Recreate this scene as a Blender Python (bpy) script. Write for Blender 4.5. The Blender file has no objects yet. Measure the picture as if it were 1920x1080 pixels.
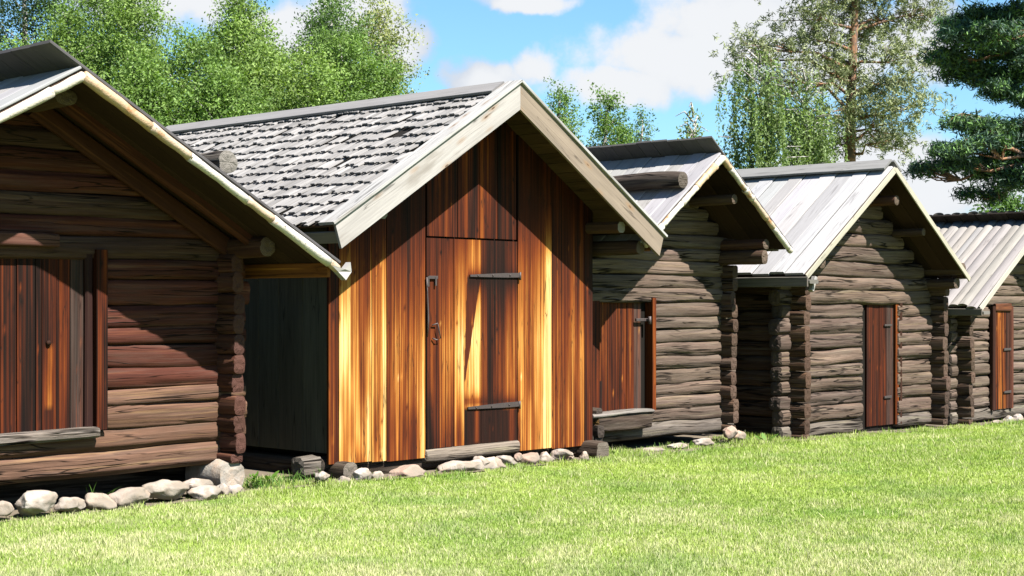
import bpy, math, random
import numpy as np
from mathutils import Vector, Matrix
random.seed(7); np.random.seed(7)
SC = bpy.context.scene
COL = SC.collection
R = math.radians
# ------------------------------------------------------------------ camera, sky, sun, exposure
FPX, HY, EYE = 2900.0, 568.0, 1.6          # focal length and horizon row (for a 1920 wide frame), eye height
cam_d = bpy.data.cameras.new('camera'); cam = bpy.data.objects.new('camera', cam_d); COL.objects.link(cam)
cam_d.sensor_width = 36; cam_d.lens = 36 * FPX / 1920; cam_d.shift_y = (HY - 540) / 1920
cam_d.clip_end = 3000; cam_d.clip_start = .1
cam.location = (0, 0, EYE); cam.rotation_euler = (R(90), 0, 0)
SC.camera = cam
SC.view_settings.view_transform = 'Standard'; SC.view_settings.look = 'None'
SC.view_settings.exposure = 2.1; SC.view_settings.gamma = 1
# frame of the row of huts: s runs along the fronts, q back from them, z up
ANG = math.atan(2661 / 2900.0)
U = (math.sin(ANG), math.cos(ANG)); V = (-math.cos(ANG), math.sin(ANG)); O0 = (-1.64, 13.98)
ROT = math.atan2(U[1], U[0])
SUN_EL = math.atan(1.25)
sd = Vector((-V[0] * math.cos(SUN_EL), -V[1] * math.cos(SUN_EL), math.sin(SUN_EL)))   # towards the sun: square to the fronts
sun_d = bpy.data.lights.new('sun', 'SUN'); sun = bpy.data.objects.new('sun', sun_d); COL.objects.link(sun)
sun_d.energy = 4.9; sun_d.angle = R(0.55); sun_d.color = (1, .955, .88)
sun.location = (5, -5, 20); sun.rotation_euler = sd.to_track_quat('Z', 'Y').to_euler()

def pxdir(px, py):
    return Vector(((px - 960) / FPX, 1, (HY - py) / FPX)).normalized()

def nd(t, typ, **kw):
    n = t.nodes.new(typ)
    for k, v in kw.items(): setattr(n, k, v)
    return n
def inp(t, n, key, val):
    s = n.inputs[key]
    if hasattr(val, 'is_linked') or isinstance(val, bpy.types.NodeSocket): t.links.new(val, s)
    else: s.default_value = val
def math_(t, op, a, b=None, c=None, clamp=False):
    n = nd(t, 'ShaderNodeMath', operation=op, use_clamp=clamp)
    inp(t, n, 0, a)
    if b is not None: inp(t, n, 1, b)
    if c is not None: inp(t, n, 2, c)
    return n.outputs[0]
def mixc(t, f, a, b, blend='MIX'):
    n = nd(t, 'ShaderNodeMix', data_type='RGBA', blend_type=blend)
    inp(t, n, 0, f); inp(t, n, 6, a); inp(t, n, 7, b)
    return n.outputs[2]
def maprange(t, x, a, b, c=0., d=1., smooth=True):
    n = nd(t, 'ShaderNodeMapRange', interpolation_type='SMOOTHSTEP' if smooth else 'LINEAR')
    for i, v in enumerate((x, a, b, c, d)): inp(t, n, i, v)
    return n.outputs[0]
def noise(t, vec, scale, detail=5, rough=.55, dist=0., col=False):
    n = nd(t, 'ShaderNodeTexNoise'); inp(t, n, 'Vector', vec)
    inp(t, n, 'Scale', scale); inp(t, n, 'Detail', detail); inp(t, n, 'Roughness', rough); inp(t, n, 'Distortion', dist)
    return n.outputs['Color' if col else 'Fac']

def world():
    w = bpy.data.worlds.new('World'); SC.world = w; w.use_nodes = True
    t = w.node_tree; t.nodes.clear()
    out = nd(t, 'ShaderNodeOutputWorld'); bg = nd(t, 'ShaderNodeBackground')
    sky = nd(t, 'ShaderNodeTexSky', sky_type='NISHITA'); sky.sun_disc = False
    sky.sun_elevation = SUN_EL; sky.sun_rotation = math.atan2(sd.x, sd.y)
    sky.air_density = 1.0; sky.dust_density = .6; sky.ozone_density = 2.2
    tc = nd(t, 'ShaderNodeTexCoord'); d = tc.outputs['Generated']
    # clouds: soft lumps round chosen directions, broken up by noise of the direction
    blobs = [((1300, 110), 5.0, 1.5), ((1430, 50), 4.6, 2.2), ((1160, 155), 3.0, .9), ((1010, 128), 1.1, .75), ((905, 155), 1.9, .8), ((985, 3), 2.2, .45),
             ((690, 20), 2.6, 2.0), ((560, 60), 3, 1.6), ((765, 80), 1.3, 1.3), ((1800, 350), 3.4, 1.5), ((1640, 310), 4, 1.5), ((1720, 60), 1.8, 2.0),
             ((300, 0), 5, 1.6), ((1560, 90), 3, 2)]
    acc = None
    n1 = noise(t, d, 9.0, 7, .55, .2, True)
    off = nd(t, 'ShaderNodeVectorMath', operation='MULTIPLY_ADD'); t.links.new(n1, off.inputs[0])
    off.inputs[1].default_value = (.05, .05, .05); off.inputs[2].default_value = (-.025, -.025, -.025)
    dd = nd(t, 'ShaderNodeVectorMath', operation='ADD'); t.links.new(d, dd.inputs[0]); t.links.new(off.outputs[0], dd.inputs[1])
    for (c, rx, ry) in blobs:
        v = pxdir(*c)
        s = nd(t, 'ShaderNodeVectorMath', operation='SUBTRACT'); t.links.new(dd.outputs[0], s.inputs[0]); s.inputs[1].default_value = v
        m = nd(t, 'ShaderNodeVectorMath', operation='MULTIPLY'); t.links.new(s.outputs[0], m.inputs[0])
        m.inputs[1].default_value = (1 / R(rx), 1 / R(rx), 1 / R(ry))
        l = nd(t, 'ShaderNodeVectorMath', operation='LENGTH'); t.links.new(m.outputs[0], l.inputs[0])
        f = math_(t, 'SUBTRACT', 1.0, l.outputs['Value'])
        acc = f if acc is None else math_(t, 'MAXIMUM', acc, f)
    # elsewhere in the sky: scattered clouds
    g = noise(t, d, 2.6, 4, .5)
    g = maprange(t, g, .60, .80, -1.2, .6)
    sepd = nd(t, 'ShaderNodeSeparateXYZ'); t.links.new(d, sepd.inputs[0])
    away = maprange(t, sepd.outputs[1], .93, .80, 0, 1)
    g = math_(t, 'ADD', math_(t, 'MULTIPLY', away, g), math_(t, 'MULTIPLY', math_(t, 'SUBTRACT', 1.0, away), -2.0))
    acc = math_(t, 'MAXIMUM', acc, g)
    n2 = noise(t, d, 26.0, 8, .6)
    a = math_(t, 'MULTIPLY_ADD', math_(t, 'SUBTRACT', n2, .5), 1.5, acc)
    a = maprange(t, a, -.05, .5)
    # grey undersides from the same noise seen a little lower down
    n3 = noise(t, d, 13.0, 5, .55)
    shade = maprange(t, math_(t, 'ADD', n3, math_(t, 'MULTIPLY', acc, .35)), .42, .75)
    ccol = mixc(t, shade, (2.9, 3.2, 3.7, 1), (4.15, 4.25, 4.4, 1))
    skyc = mixc(t, 1.0, sky.outputs[0], (.60, .84, .97, 1), 'MULTIPLY')
    c = mixc(t, a, skyc, ccol)
    t.links.new(c, bg.inputs[0]); bg.inputs[1].default_value = .05
    t.links.new(bg.outputs[0], out.inputs[0])
world()

# ------------------------------------------------------------------ tagging and building helpers
def tag(o, label=None, cat=None, group=None, kind=None):
    if label: o['label'] = label
    if cat: o['category'] = cat
    if group: o['group'] = group
    if kind: o['kind'] = kind
    return o
def S2W(s, q, z=0.):
    return Vector((O0[0] + s * U[0] + q * V[0], O0[1] + s * U[1] + q * V[1], z))
def pix(px, py, q=0.):
    """point of the plane q seen at a pixel of the photograph (used to measure the huts)"""
    dx = (px - 960) / FPX; ox = O0[0] + q * V[0]; oy = O0[1] + q * V[1]
    s = (dx * oy - ox) / (U[0] - dx * U[1]); y = oy + s * U[1]
    return s, EYE + (HY - py) / FPX * y
def PS(px, q=0.): return pix(px, 0, q)[0]
def thing(name, label, cat, s, q, z=0., group=None):
    o = bpy.data.objects.new(name, None); COL.objects.link(o)
    o.location = S2W(s, q, z); o.rotation_euler = (0, 0, ROT); o.empty_display_size = .3
    o['_o'] = (s, q, z)
    return tag(o, label, cat, group)

def h2(ix, iy, seed):
    n = (ix * 374761393 + iy * 668265263 + seed * 1442695041) & 0xffffffff
    n = ((n ^ (n >> 13)) * 1274126177) & 0xffffffff
    return ((n ^ (n >> 16)) & 0xffff) / 65535.0
def vn(x, y, seed=0):
    x = np.asarray(x, float); y = np.asarray(y, float)
    x, y = np.broadcast_arrays(x, y)
    ix = np.floor(x).astype(np.int64); iy = np.floor(y).astype(np.int64)
    fx = x - ix; fy = y - iy; fx = fx * fx * (3 - 2 * fx); fy = fy * fy * (3 - 2 * fy)
    a = h2(ix, iy, seed); b = h2(ix + 1, iy, seed); c = h2(ix, iy + 1, seed); d = h2(ix + 1, iy + 1, seed)
    return (a * (1 - fx) + b * fx) * (1 - fy) + (c * (1 - fx) + d * fx) * fy
def vn1(x, seed=0): return vn(x, seed * 17.31 + .5, seed)

class MB:
    """collects shapes (numpy) and links them as one mesh object"""
    def __init__(s): s.v = []; s.f = []; s.uv = []; s.t = []; s.a = []; s.sm = []; s.n = 0
    def add(s, v, f, uv, tint, rnd=None, end=0., smooth=True):
        v = np.asarray(v, float); n = len(v); rnd = random.random() if rnd is None else rnd
        t = np.ones((n, 4)); t[:, :3] = tint
        a = np.zeros((n, 4)); a[:, 0] = rnd; a[:, 1] = end; a[:, 3] = 1
        s.v.append(v); s.uv.append(np.asarray(uv, float)); s.t.append(t); s.a.append(a)
        for q in f: s.f.append(tuple(int(i) + s.n for i in q)); s.sm.append(smooth)
        s.n += n
    def build(s, name, mat, parent=None, raw=False):
        v = np.concatenate(s.v); t_ = None; uv = np.concatenate(s.uv); t = np.concatenate(s.t); a = np.concatenate(s.a); t[:, :3] *= ALB
        if parent is not None:
            r = parent
            while '_o' not in r and r.parent: r = r.parent
            o = np.array(r['_o'])
            if parent is not r: pass
            v = v - o
        me = bpy.data.meshes.new(name); me.from_pydata(v.tolist(), [], s.f)
        li = np.zeros(len(me.loops), np.int32); me.loops.foreach_get('vertex_index', li)
        me.uv_layers.new(name='UVMap').data.foreach_set('uv', uv[li].astype(np.float32).ravel())
        me.color_attributes.new('tint', 'FLOAT_COLOR', 'POINT').data.foreach_set('color', t.astype(np.float32).ravel())
        me.color_attributes.new('par', 'FLOAT_COLOR', 'POINT').data.foreach_set('color', a.astype(np.float32).ravel())
        me.polygons.foreach_set('use_smooth', s.sm)
        me.materials.append(mat); me.update()
        ob = bpy.data.objects.new(name, me); COL.objects.link(ob)
        if parent is not None: ob.parent = parent
        return ob

ALB = .5
def jit(c, a=.15):
    k = 1 + random.uniform(-a, a)
    return (c[0] * k * random.uniform(.97, 1.03), c[1] * k, c[2] * k * random.uniform(.95, 1.05))

def log(mb, axis, a0, a1, x, z, rx, rz, tint, sq=2.5, wob=.05, step=.11, endt=None, seg=26, cracks=2, taper=0., bow=0., depth=.13):
    """a log along s ('s') or q ('q'): from a0 to a1, centre (x, z), half sizes rx, rz"""
    n = max(2, int(abs(a1 - a0) / step) + 1); al = np.linspace(a0, a1, n); sd_ = random.randint(0, 9999); rnd = random.random()
    th = np.linspace(0, 2 * np.pi, seg, endpoint=False)
    c, si = np.cos(th), np.sin(th)
    e = 2 / sq; X = np.sign(c) * np.abs(c) ** e; Z = np.sign(si) * np.abs(si) ** e
    A, T = np.meshgrid(al, np.arange(seg), indexing='ij')
    nz = vn(A * 2.3 + sd_, T * .4, sd_) - .5
    nz2 = vn(A * 6 + sd_, T * .8, sd_ + 3) - .5
    r = 1 + wob * 2 * nz + wob * nz2
    for k in range(cracks):     # drying cracks that wander along the exposed face
        j0 = seg * .5 + random.uniform(-.16, .14) * seg; jj = j0 + 2.2 * (vn1(A * .7 + k * 5 + sd_, sd_ + 40 + k) - .5)
        w = vn1(A * .8 + k * 9 + sd_, sd_ + k) > .36
        r = np.where((np.abs(T - jj) < .5) & w, r * (1 - depth), r)
    r = r * (1 + taper * (A - a0) / max(1e-3, abs(a1 - a0)))
    # saw cut: worn rims
    r[0] *= .93; r[-1] *= .93
    xs = x + rx * r * X[None] + .012 * (vn1(A * .8 + sd_, sd_) - .5) * 2
    zs = z + rz * r * Z[None] + .016 * (vn1(A * 1.3 + sd_, sd_ + 1) - .5) * 2 + bow * np.sin((A - a0) / (a1 - a0) * np.pi)
    if axis == 's': P = np.stack([A, xs, zs], -1)
    else: P = np.stack([xs, A, zs], -1)
    v = P.reshape(-1, 3)
    per = np.concatenate([[0], np.cumsum(np.hypot(np.diff(np.append(X, X[0])) * rx, np.diff(np.append(Z, Z[0])) * rz))])
    uv = np.stack([A + sd_ * .37 % 50, np.broadcast_to(per[:seg], A.shape)], -1).reshape(-1, 2)
    f = []
    for i in range(n - 1):
        for j in range(seg):
            k = (j + 1) % seg; a, b, c2, d = i * seg + j, i * seg + k, (i + 1) * seg + k, (i + 1) * seg + j
            f.append((a, b, c2, d) if axis == 'q' else (a, d, c2, b))
    mb.add(v, f, uv, tint, rnd)
    et = endt or (tint[0] * .8 + .01, tint[1] * .8 + .01, tint[2] * .8 + .01)
    for i, flip in ((0, False), (n - 1, True)):
        ring = P[i]; cen = ring.mean(0)
        sgn = -1 if i == 0 else 1
        inner = cen + (ring - cen) * .55
        cv = np.concatenate([ring, inner, [cen]])
        ca = 0 if axis == 's' else 1
        cv[seg:2 * seg, ca] += sgn * (.006 + .008 * np.random.rand(seg)); cv[2 * seg, ca] += sgn * .004
        ff = []
        fl = flip if axis == 's' else not flip
        for j in range(seg):
            k = (j + 1) % seg
            q1 = (j, k, seg + k, seg + j); q2 = (seg + j, seg + k, 2 * seg)
            if not fl: q1 = q1[::-1]; q2 = q2[::-1]
            ff += [q1, q2]
        cuv = (cv - cen)[:, [1, 2]] if axis == 's' else (cv - cen)[:, [0, 2]]
        mb.add(cv, ff, cuv, et, rnd, 1., smooth=False)

def plank(mb, o, A, B, N, la, lb, ln, tint, seg=None, jw=.004, rnd=None, end=.6, bev=.25, crown=0., twist=0., cut0=0., cut1=0.):
    """board: corner-centred at o (middle of its start edge), length la along A, width lb along B, thickness ln up N"""
    o = np.array(o, float); A = np.array(A, float); B = np.array(B, float); N = np.array(N, float)
    n = seg or max(2, int(la / .35) + 1); sd_ = random.randint(0, 9999); rnd = random.random() if rnd is None else rnd
    b = min(ln, lb) * bev
    prof = [(-lb / 2 + b, 0), (lb / 2 - b, 0), (lb / 2, b), (lb / 2, ln - b), (lb / 2 - b, ln), (0, ln + crown), (-lb / 2 + b, ln), (-lb / 2, ln - b), (-lb / 2, b)]
    m = len(prof); P = []; uvs = []
    per = 0; pu = []
    for k in range(m):
        pu.append(per); x2 = prof[(k + 1) % m]; per += math.hypot(x2[0] - prof[k][0], x2[1] - prof[k][1])
    for i in range(n):
        t = i / (n - 1); u = t * la
        w = (vn1(u * 2.1 + sd_, sd_) - .5) * 2 * jw; w2 = (vn1(u * 1.7 + sd_, sd_ + 5) - .5) * 2 * jw
        for k, (pb, pn) in enumerate(prof):
            ua = u + (cut0 * (pb / lb) if i == 0 else 0) + (cut1 * (pb / lb) if i == n - 1 else 0)
            P.append(o + A * ua + B * (pb + w * (1 if pb > 0 else -1)) + N * (pn + w2 + twist * t * pb))
            uvs.append((u + sd_ * .37 % 50, pu[k]))
    f = []
    for i in range(n - 1):
        for j in range(m):
            k = (j + 1) % m; f.append((i * m + j, i * m + k, (i + 1) * m + k, (i + 1) * m + j))
    P = np.array(P)
    hand = np.dot(np.cross(A, B), N)
    if hand > 0: f = [q[::-1] for q in f]
    mb.add(P, f, uvs, tint, rnd, smooth=False)
    for i in (0, n - 1):
        ring = P[i * m:(i + 1) * m]; q = tuple(range(m))
        if (i == 0) != (hand > 0): q = q[::-1]
        q = q[::-1]
        mb.add(ring, [q], [(p[0], p[1]) for p in prof], tuple(c * .8 for c in tint), rnd, end, smooth=False)

def tube(mb, pts, rad, tint, seg=8, caps=True, wob=.0, rnd=None, smooth=True):
    pts = [np.array(p, float) for p in pts]; n = len(pts); rnd = random.random() if rnd is None else rnd
    if not hasattr(rad, '__len__'): rad = [rad] * n
    P = []; uvs = []; up = np.array((0.13, .21, 1.)); L = 0
    for i in range(n):
        d = pts[min(i + 1, n - 1)] - pts[max(i - 1, 0)]; d /= (np.linalg.norm(d) + 1e-9)
        x = np.cross(d, up if abs(d[2]) < .9 else np.array((1., .1, 0))); x /= np.linalg.norm(x); y = np.cross(d, x)
        if i: L += np.linalg.norm(pts[i] - pts[i - 1])
        for j in range(seg):
            a = 2 * math.pi * j / seg; r = rad[i] * (1 + wob * random.uniform(-1, 1))
            P.append(pts[i] + x * math.cos(a) * r + y * math.sin(a) * r); uvs.append((L, j / seg * 2 * math.pi * rad[0]))
    f = [(i * seg + j, i * seg + (j + 1) % seg, (i + 1) * seg + (j + 1) % seg, (i + 1) * seg + j) for i in range(n - 1) for j in range(seg)]
    if caps: f += [tuple(range(seg))[::-1], tuple(range((n - 1) * seg, n * seg))]
    mb.add(P, f, uvs, tint, rnd, smooth=smooth)

# ------------------------------------------------------------------ materials
def newmat(name):
    m = bpy.data.materials.new(name); m.use_nodes = True; t = m.node_tree; t.nodes.clear()
    out = nd(t, 'ShaderNodeOutputMaterial'); b = nd(t, 'ShaderNodeBsdfPrincipled'); t.links.new(b.outputs[0], out.inputs[0])
    return m, t, b
def attr(t, n): return nd(t, 'ShaderNodeAttribute', attribute_name=n)

def wood(name, fine=.9, crack=.8, cscale=1., bump=.5, bdist=.006, rough=.8, grey=0., spec=.08, streak=0., broad=.28, knots=0., pin=0., cw=.018):
    m, t, b = newmat(name)
    tint = attr(t, 'tint').outputs['Color']
    par = nd(t, 'ShaderNodeSeparateColor'); t.links.new(attr(t, 'par').outputs['Color'], par.inputs[0])
    rnd, end = par.outputs[0], par.outputs[1]
    uv = nd(t, 'ShaderNodeSeparateXYZ'); t.links.new(nd(t, 'ShaderNodeUVMap').outputs[0], uv.inputs[0])
    def co(su, sv, sr):
        c = nd(t, 'ShaderNodeCombineXYZ')
        t.links.new(math_(t, 'MULTIPLY', uv.outputs[0], su), c.inputs[0]); t.links.new(math_(t, 'MULTIPLY', uv.outputs[1], sv), c.inputs[1])
        t.links.new(math_(t, 'MULTIPLY', rnd, sr), c.inputs[2]); return c.outputs[0]
    n1 = noise(t, co(1.6, 75, 50), 1, 5, .75, .25)
    n2 = noise(t, co(.9, 7, 91), 1, 4, .6, .6)
    n3 = noise(t, co(.55 * cscale, 11 * cscale, 33), 1, 3, .5, .5)
    g = maprange(t, n1, .25, .75, 1 - fine * .5, 1 + fine * .5, False)
    g2 = maprange(t, n2, .25, .75, 1 - broad, 1 + broad, False)
    val = math_(t, 'MULTIPLY', g, g2)
    vm = nd(t, 'ShaderNodeVectorMath', operation='SCALE'); t.links.new(tint, vm.inputs[0]); t.links.new(val, vm.inputs['Scale'])
    col = vm.outputs[0]
    if grey:      # silvery weathering in streaks
        gv = mixc(t, math_(t, 'MULTIPLY', maprange(t, noise(t, co(1.1, 22, 77), 1, 4, .65, .4), .45, .65), grey), col, (.088, .070, .056, 1)); col = gv
    if streak:    # fiery pale and near black streaks in the tarred boards
        sn = noise(t, co(.8, 30, 61), 1, 4, .6, .3); hot = nd(t, 'ShaderNodeVectorMath', operation='MULTIPLY'); t.links.new(col, hot.inputs[0]); hot.inputs[1].default_value = (2.3, 2.6, 1.8)
        col = mixc(t, math_(t, 'MULTIPLY', maprange(t, sn, .54, .68), streak), col, hot.outputs[0])
        dn = noise(t, co(.7, 24, 29), 1, 4, .6, .3)
        col = mixc(t, math_(t, 'MULTIPLY', maprange(t, dn, .5, .66), streak * .85), col, (.018, .009, .006, 1))
    if pin:       # hair thin dark growth lines
        pn = noise(t, co(.5, 95, 23), 1, 2, .5, .15)
        col = mixc(t, math_(t, 'MULTIPLY', maprange(t, pn, .55, .70), pin), col, (.03, .008, .004, 1))
    # drying cracks: thin wandering lines along the grain
    cr = math_(t, 'ABSOLUTE', math_(t, 'SUBTRACT', n3, .5))
    cr = maprange(t, cr, .0, cw, 1, 0)
    cr = math_(t, 'MULTIPLY', cr, maprange(t, noise(t, co(1.5, 4, 18), 1, 2, .5), .42, .55))
    cr = math_(t, 'MULTIPLY', cr, math_(t, 'SUBTRACT', 1.0, end))
    cr = math_(t, 'MULTIPLY', cr, crack)
    if knots:
        vo = nd(t, 'ShaderNodeTexVoronoi', voronoi_dimensions='3D'); t.links.new(co(2.2, 7, 19), vo.inputs['Vector']); vo.inputs['Scale'].default_value = 1
        vd = math_(t, 'MULTIPLY_ADD', n1, .05, vo.outputs['Distance'])
        col = mixc(t, math_(t, 'MULTIPLY', maprange(t, vd, .10, .28, .5, 0), knots), col, (.16, .09, .04, 1))
        col = mixc(t, math_(t, 'MULTIPLY', maprange(t, vd, .07, .10, 1, 0), knots), col, (.05, .028, .016, 1))
        col = mixc(t, math_(t, 'MULTIPLY', maprange(t, noise(t, co(1.2, 5, 71), 1, 4, .6), .5, .7), .5), col, (.10, .085, .07, 1))
    # end grain
    ln = nd(t, 'ShaderNodeVectorMath', operation='LENGTH'); t.links.new(nd(t, 'ShaderNodeUVMap').outputs[0], ln.inputs[0])
    ring = math_(t, 'SINE', math_(t, 'MULTIPLY_ADD', ln.outputs['Value'], 480., math_(t, 'MULTIPLY', n1, 3.)))
    re = maprange(t, ring, -1, 1, .75, 1.15)
    ve = nd(t, 'ShaderNodeVectorMath', operation='SCALE'); t.links.new(tint, ve.inputs[0]); t.links.new(re, ve.inputs['Scale'])
    col = mixc(t, end, col, ve.outputs[0])
    col = mixc(t, cr, col, (.006, .004, .003, 1))
    t.links.new(col, b.inputs['Base Color']); b.inputs['Roughness'].default_value = rough; b.inputs['Specular IOR Level'].default_value = spec
    hh = math_(t, 'SUBTRACT', math_(t, 'MULTIPLY', n1, .5), math_(t, 'MULTIPLY', cr, 1.2))
    hh = math_(t, 'ADD', hh, math_(t, 'MULTIPLY', n2, .5))
    bp = nd(t, 'ShaderNodeBump'); bp.inputs['Strength'].default_value = bump; bp.inputs['Distance'].default_value = bdist
    t.links.new(hh, bp.inputs['Height']); t.links.new(bp.outputs[0], b.inputs['Normal'])
    return m
M_LOG = wood('weathered_log', fine=1.4, crack=1., grey=.45, bump=1., bdist=.018, streak=.22, broad=.35, cw=.03)
M_LOGR = wood('red_brown_log', fine=1.0, crack=.9, grey=.16, bump=.8, bdist=.012, streak=.4, broad=.35)
M_PLANK = wood('plank_wood', fine=.6, crack=.6, bump=.5, bdist=.004)
M_TAR = wood('tarred_board', fine=.45, crack=.45, cscale=1.6, bump=.4, bdist=.003, rough=.75, streak=.8)
M_FACE = wood('sap_board', fine=1.1, crack=.75, cscale=1.7, pin=.38, broad=.15, bump=.4, bdist=.003, rough=.75)
M_ROOF = wood('silver_board', fine=.4, crack=.35, bump=.4, bdist=.003, rough=.85, broad=.10)
M_BARGE = wood('sawn_board', fine=.4, crack=.6, bump=.4, bdist=.003, rough=.85, broad=.2, knots=.8)
M_SHINGLE = wood('shingle_wood', fine=.5, crack=.3, bump=.4, bdist=.003, rough=.85)

def bark_mat():
    m, t, b = newmat('birch_bark_strip')
    tint = attr(t, 'tint').outputs['Color']
    tc = nd(t, 'ShaderNodeTexCoord').outputs['Object']
    n = noise(t, tc, 5, 4, .6); n2 = noise(t, tc, 45, 3, .6)
    c = mixc(t, maprange(t, n, .55, .68), tint, (.22, .11, .045, 1))
    c = mixc(t, maprange(t, n2, .62, .7), c, (.06, .04, .03, 1))
    t.links.new(c, b.inputs['Base Color']); b.inputs['Roughness'].default_value = .65
    bp = nd(t, 'ShaderNodeBump'); bp.inputs['Strength'].default_value = .6; bp.inputs['Distance'].default_value = .01
    t.links.new(n2, bp.inputs['Height']); t.links.new(bp.outputs[0], b.inputs['Normal']); return m
M_BARK = bark_mat()
def iron_mat():
    m, t, b = newmat('wrought_iron'); tc = nd(t, 'ShaderNodeTexCoord').outputs['Object']
    n = noise(t, tc, 40, 4, .6)
    t.links.new(mixc(t, n, (.018, .016, .018, 1), (.06, .042, .038, 1)), b.inputs['Base Color'])
    b.inputs['Metallic'].default_value = .4; b.inputs['Roughness'].default_value = .6; return m
M_IRON = iron_mat()
def stone_mat():
    m, t, b = newmat('field_stone'); tc = nd(t, 'ShaderNodeTexCoord').outputs['Object']
    tint = attr(t, 'tint').outputs['Color']
    n = noise(t, tc, 9, 6, .6); n2 = noise(t, tc, 60, 4, .7); n3 = noise(t, tc, 4, 3, .5)
    c = mixc(t, maprange(t, n, .35, .7), tint, (.22, .16, .115, 1))
    c = mixc(t, math_(t, 'MULTIPLY', maprange(t, n3, .46, .62), .75), c, (.10, .085, .065, 1))
    c = mixc(t, maprange(t, n2, .3, .8, 0, .5), c, (.10, .09, .08, 1))
    t.links.new(c, b.inputs['Base Color']); b.inputs['Roughness'].default_value = .9
    bp = nd(t, 'ShaderNodeBump'); bp.inputs['Strength'].default_value = .8; bp.inputs['Distance'].default_value = .02
    t.links.new(math_(t, 'ADD', n, math_(t, 'MULTIPLY', n2, .3)), bp.inputs['Height']); t.links.new(bp.outputs[0], b.inputs['Normal']); return m
M_STONE = stone_mat()
def leaf_mat(name, trans=.35, rough=.6):
    m, t, b = newmat(name); tint = attr(t, 'tint').outputs['Color']
    t.links.new(tint, b.inputs['Base Color']); b.inputs['Roughness'].default_value = rough; b.inputs['Specular IOR Level'].default_value = .25
    tr = nd(t, 'ShaderNodeBsdfTranslucent')
    t.links.new(mixc(t, 1.0, tint, (1.1, 1.25, .5, 1), 'MULTIPLY'), tr.inputs[0])
    mx = nd(t, 'ShaderNodeMixShader'); mx.inputs[0].default_value = trans
    t.links.new(b.outputs[0], mx.inputs[1]); t.links.new(tr.outputs[0], mx.inputs[2])
    out = [n for n in t.nodes if n.type == 'OUTPUT_MATERIAL'][0]; t.links.new(mx.outputs[0], out.inputs[0]); return m
M_LEAF = leaf_mat('leaf', .35); M_NEEDLE = leaf_mat('needle', .12); M_GRASS = leaf_mat('grass_blade', .35, .7)
def trunk_mat(name, c1, c2, sc):
    m, t, b = newmat(name); tc = nd(t, 'ShaderNodeTexCoord').outputs['Object']
    mp = nd(t, 'ShaderNodeMapping'); mp.inputs['Scale'].default_value = (1, 1, sc); t.links.new(tc, mp.inputs[0])
    n = noise(t, mp.outputs[0], 9, 5, .6)
    t.links.new(mixc(t, maprange(t, n, .4, .62), c1, c2), b.inputs['Base Color']); b.inputs['Roughness'].default_value = .9
    bp = nd(t, 'ShaderNodeBump'); bp.inputs['Distance'].default_value = .03; t.links.new(n, bp.inputs['Height']); t.links.new(bp.outputs[0], b.inputs['Normal']); return m
M_PINE = trunk_mat('pine_bark', (.17, .08, .035, 1), (.06, .04, .03, 1), .5)
M_BIRCH = trunk_mat('birch_trunk_bark', (.3, .29, .27, 1), (.05, .04, .035, 1), 4)

def gz(s): return -.018 * np.clip(s, 0, 20)          # the lawn falls a little along the row
def to_sq(x, y):
    dx = x - O0[0]; dy = y - O0[1]
    return dx * U[0] + dy * U[1], dx * V[0] + dy * V[1]
def ground_h(x, y):
    s, q = to_sq(x, y)
    return gz(s) * np.clip(1 + (q + 1) / 3, 0, 1) + .03 * (vn(x * .35, y * .35, 5) - .5)

# ------------------------------------------------------------------ ground
def ground():
    m, t, b = newmat('lawn_soil'); tc = nd(t, 'ShaderNodeTexCoord').outputs['Object']
    n = noise(t, tc, .8, 5, .6); n2 = noise(t, tc, 30, 4, .7); n3 = noise(t, tc, 4, 4, .6)
    c = mixc(t, maprange(t, n, .35, .65), (.15, .21, .035, 1), (.19, .23, .055, 1))
    c = mixc(t, maprange(t, n3, .5, .7, 0, .8), c, (.20, .17, .09, 1))
    c = mixc(t, maprange(t, n2, .3, .7, 0, .5), c, (.05, .07, .015, 1))
    t.links.new(c, b.inputs['Base Color']); b.inputs['Roughness'].default_value = .95
    # fine sheet near by, coarse rings out to the horizon, in one mesh
    xs = np.concatenate([[-1500, -400, -120, -50, -30, -20], np.arange(-12, 20, .4), [24, 32, 50, 120, 400, 1500]])
    ys = np.concatenate([[-1500, -300, -80, -20, -5, 0, 4], np.arange(7, 30, .4), [33, 40, 60, 120, 400, 1500]])
    X, Y = np.meshgrid(xs, ys, indexing='ij'); Z = ground_h(X, Y)
    v = np.stack([X, Y, Z], -1).reshape(-1, 3); nx, ny = len(xs), len(ys)
    f = [(i * ny + j, (i + 1) * ny + j, (i + 1) * ny + j + 1, i * ny + j + 1) for i in range(nx - 1) for j in range(ny - 1)]
    mb = MB(); mb.add(v, f, v[:, :2], (1, 1, 1)); tag(mb.build('ground', m), kind='structure')
    # bare earth strip along the hut fronts
    m2, t, b = newmat('bare_earth'); tc = nd(t, 'ShaderNodeTexCoord').outputs['Object']
    n = noise(t, tc, 12, 6, .7)
    t.links.new(mixc(t, n, (.04, .03, .02, 1), (.11, .085, .055, 1)), b.inputs['Base Color']); b.inputs['Roughness'].default_value = 1
    mb = MB(); ss = np.arange(-6, 19, .2); P = []
    for i, s in enumerate(ss):
        a = -.32 + .16 * (vn1(s * 1.3, 3) - .5)
        for q in (a, a + .2, .3, 1.5, 6.5):
            w = S2W(s, q); P.append((w.x, w.y, float(ground_h(w.x, w.y)) + .012))
    k = 5; f = [(i * k + j, (i + 1) * k + j, (i + 1) * k + j + 1, i * k + j + 1) for i in range(len(ss) - 1) for j in range(k - 1)]
    P = np.array(P); mb.add(P, f, P[:, :2], (1, 1, 1)); tag(mb.build('earth_under_huts', m2), kind='structure')
ground()

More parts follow.
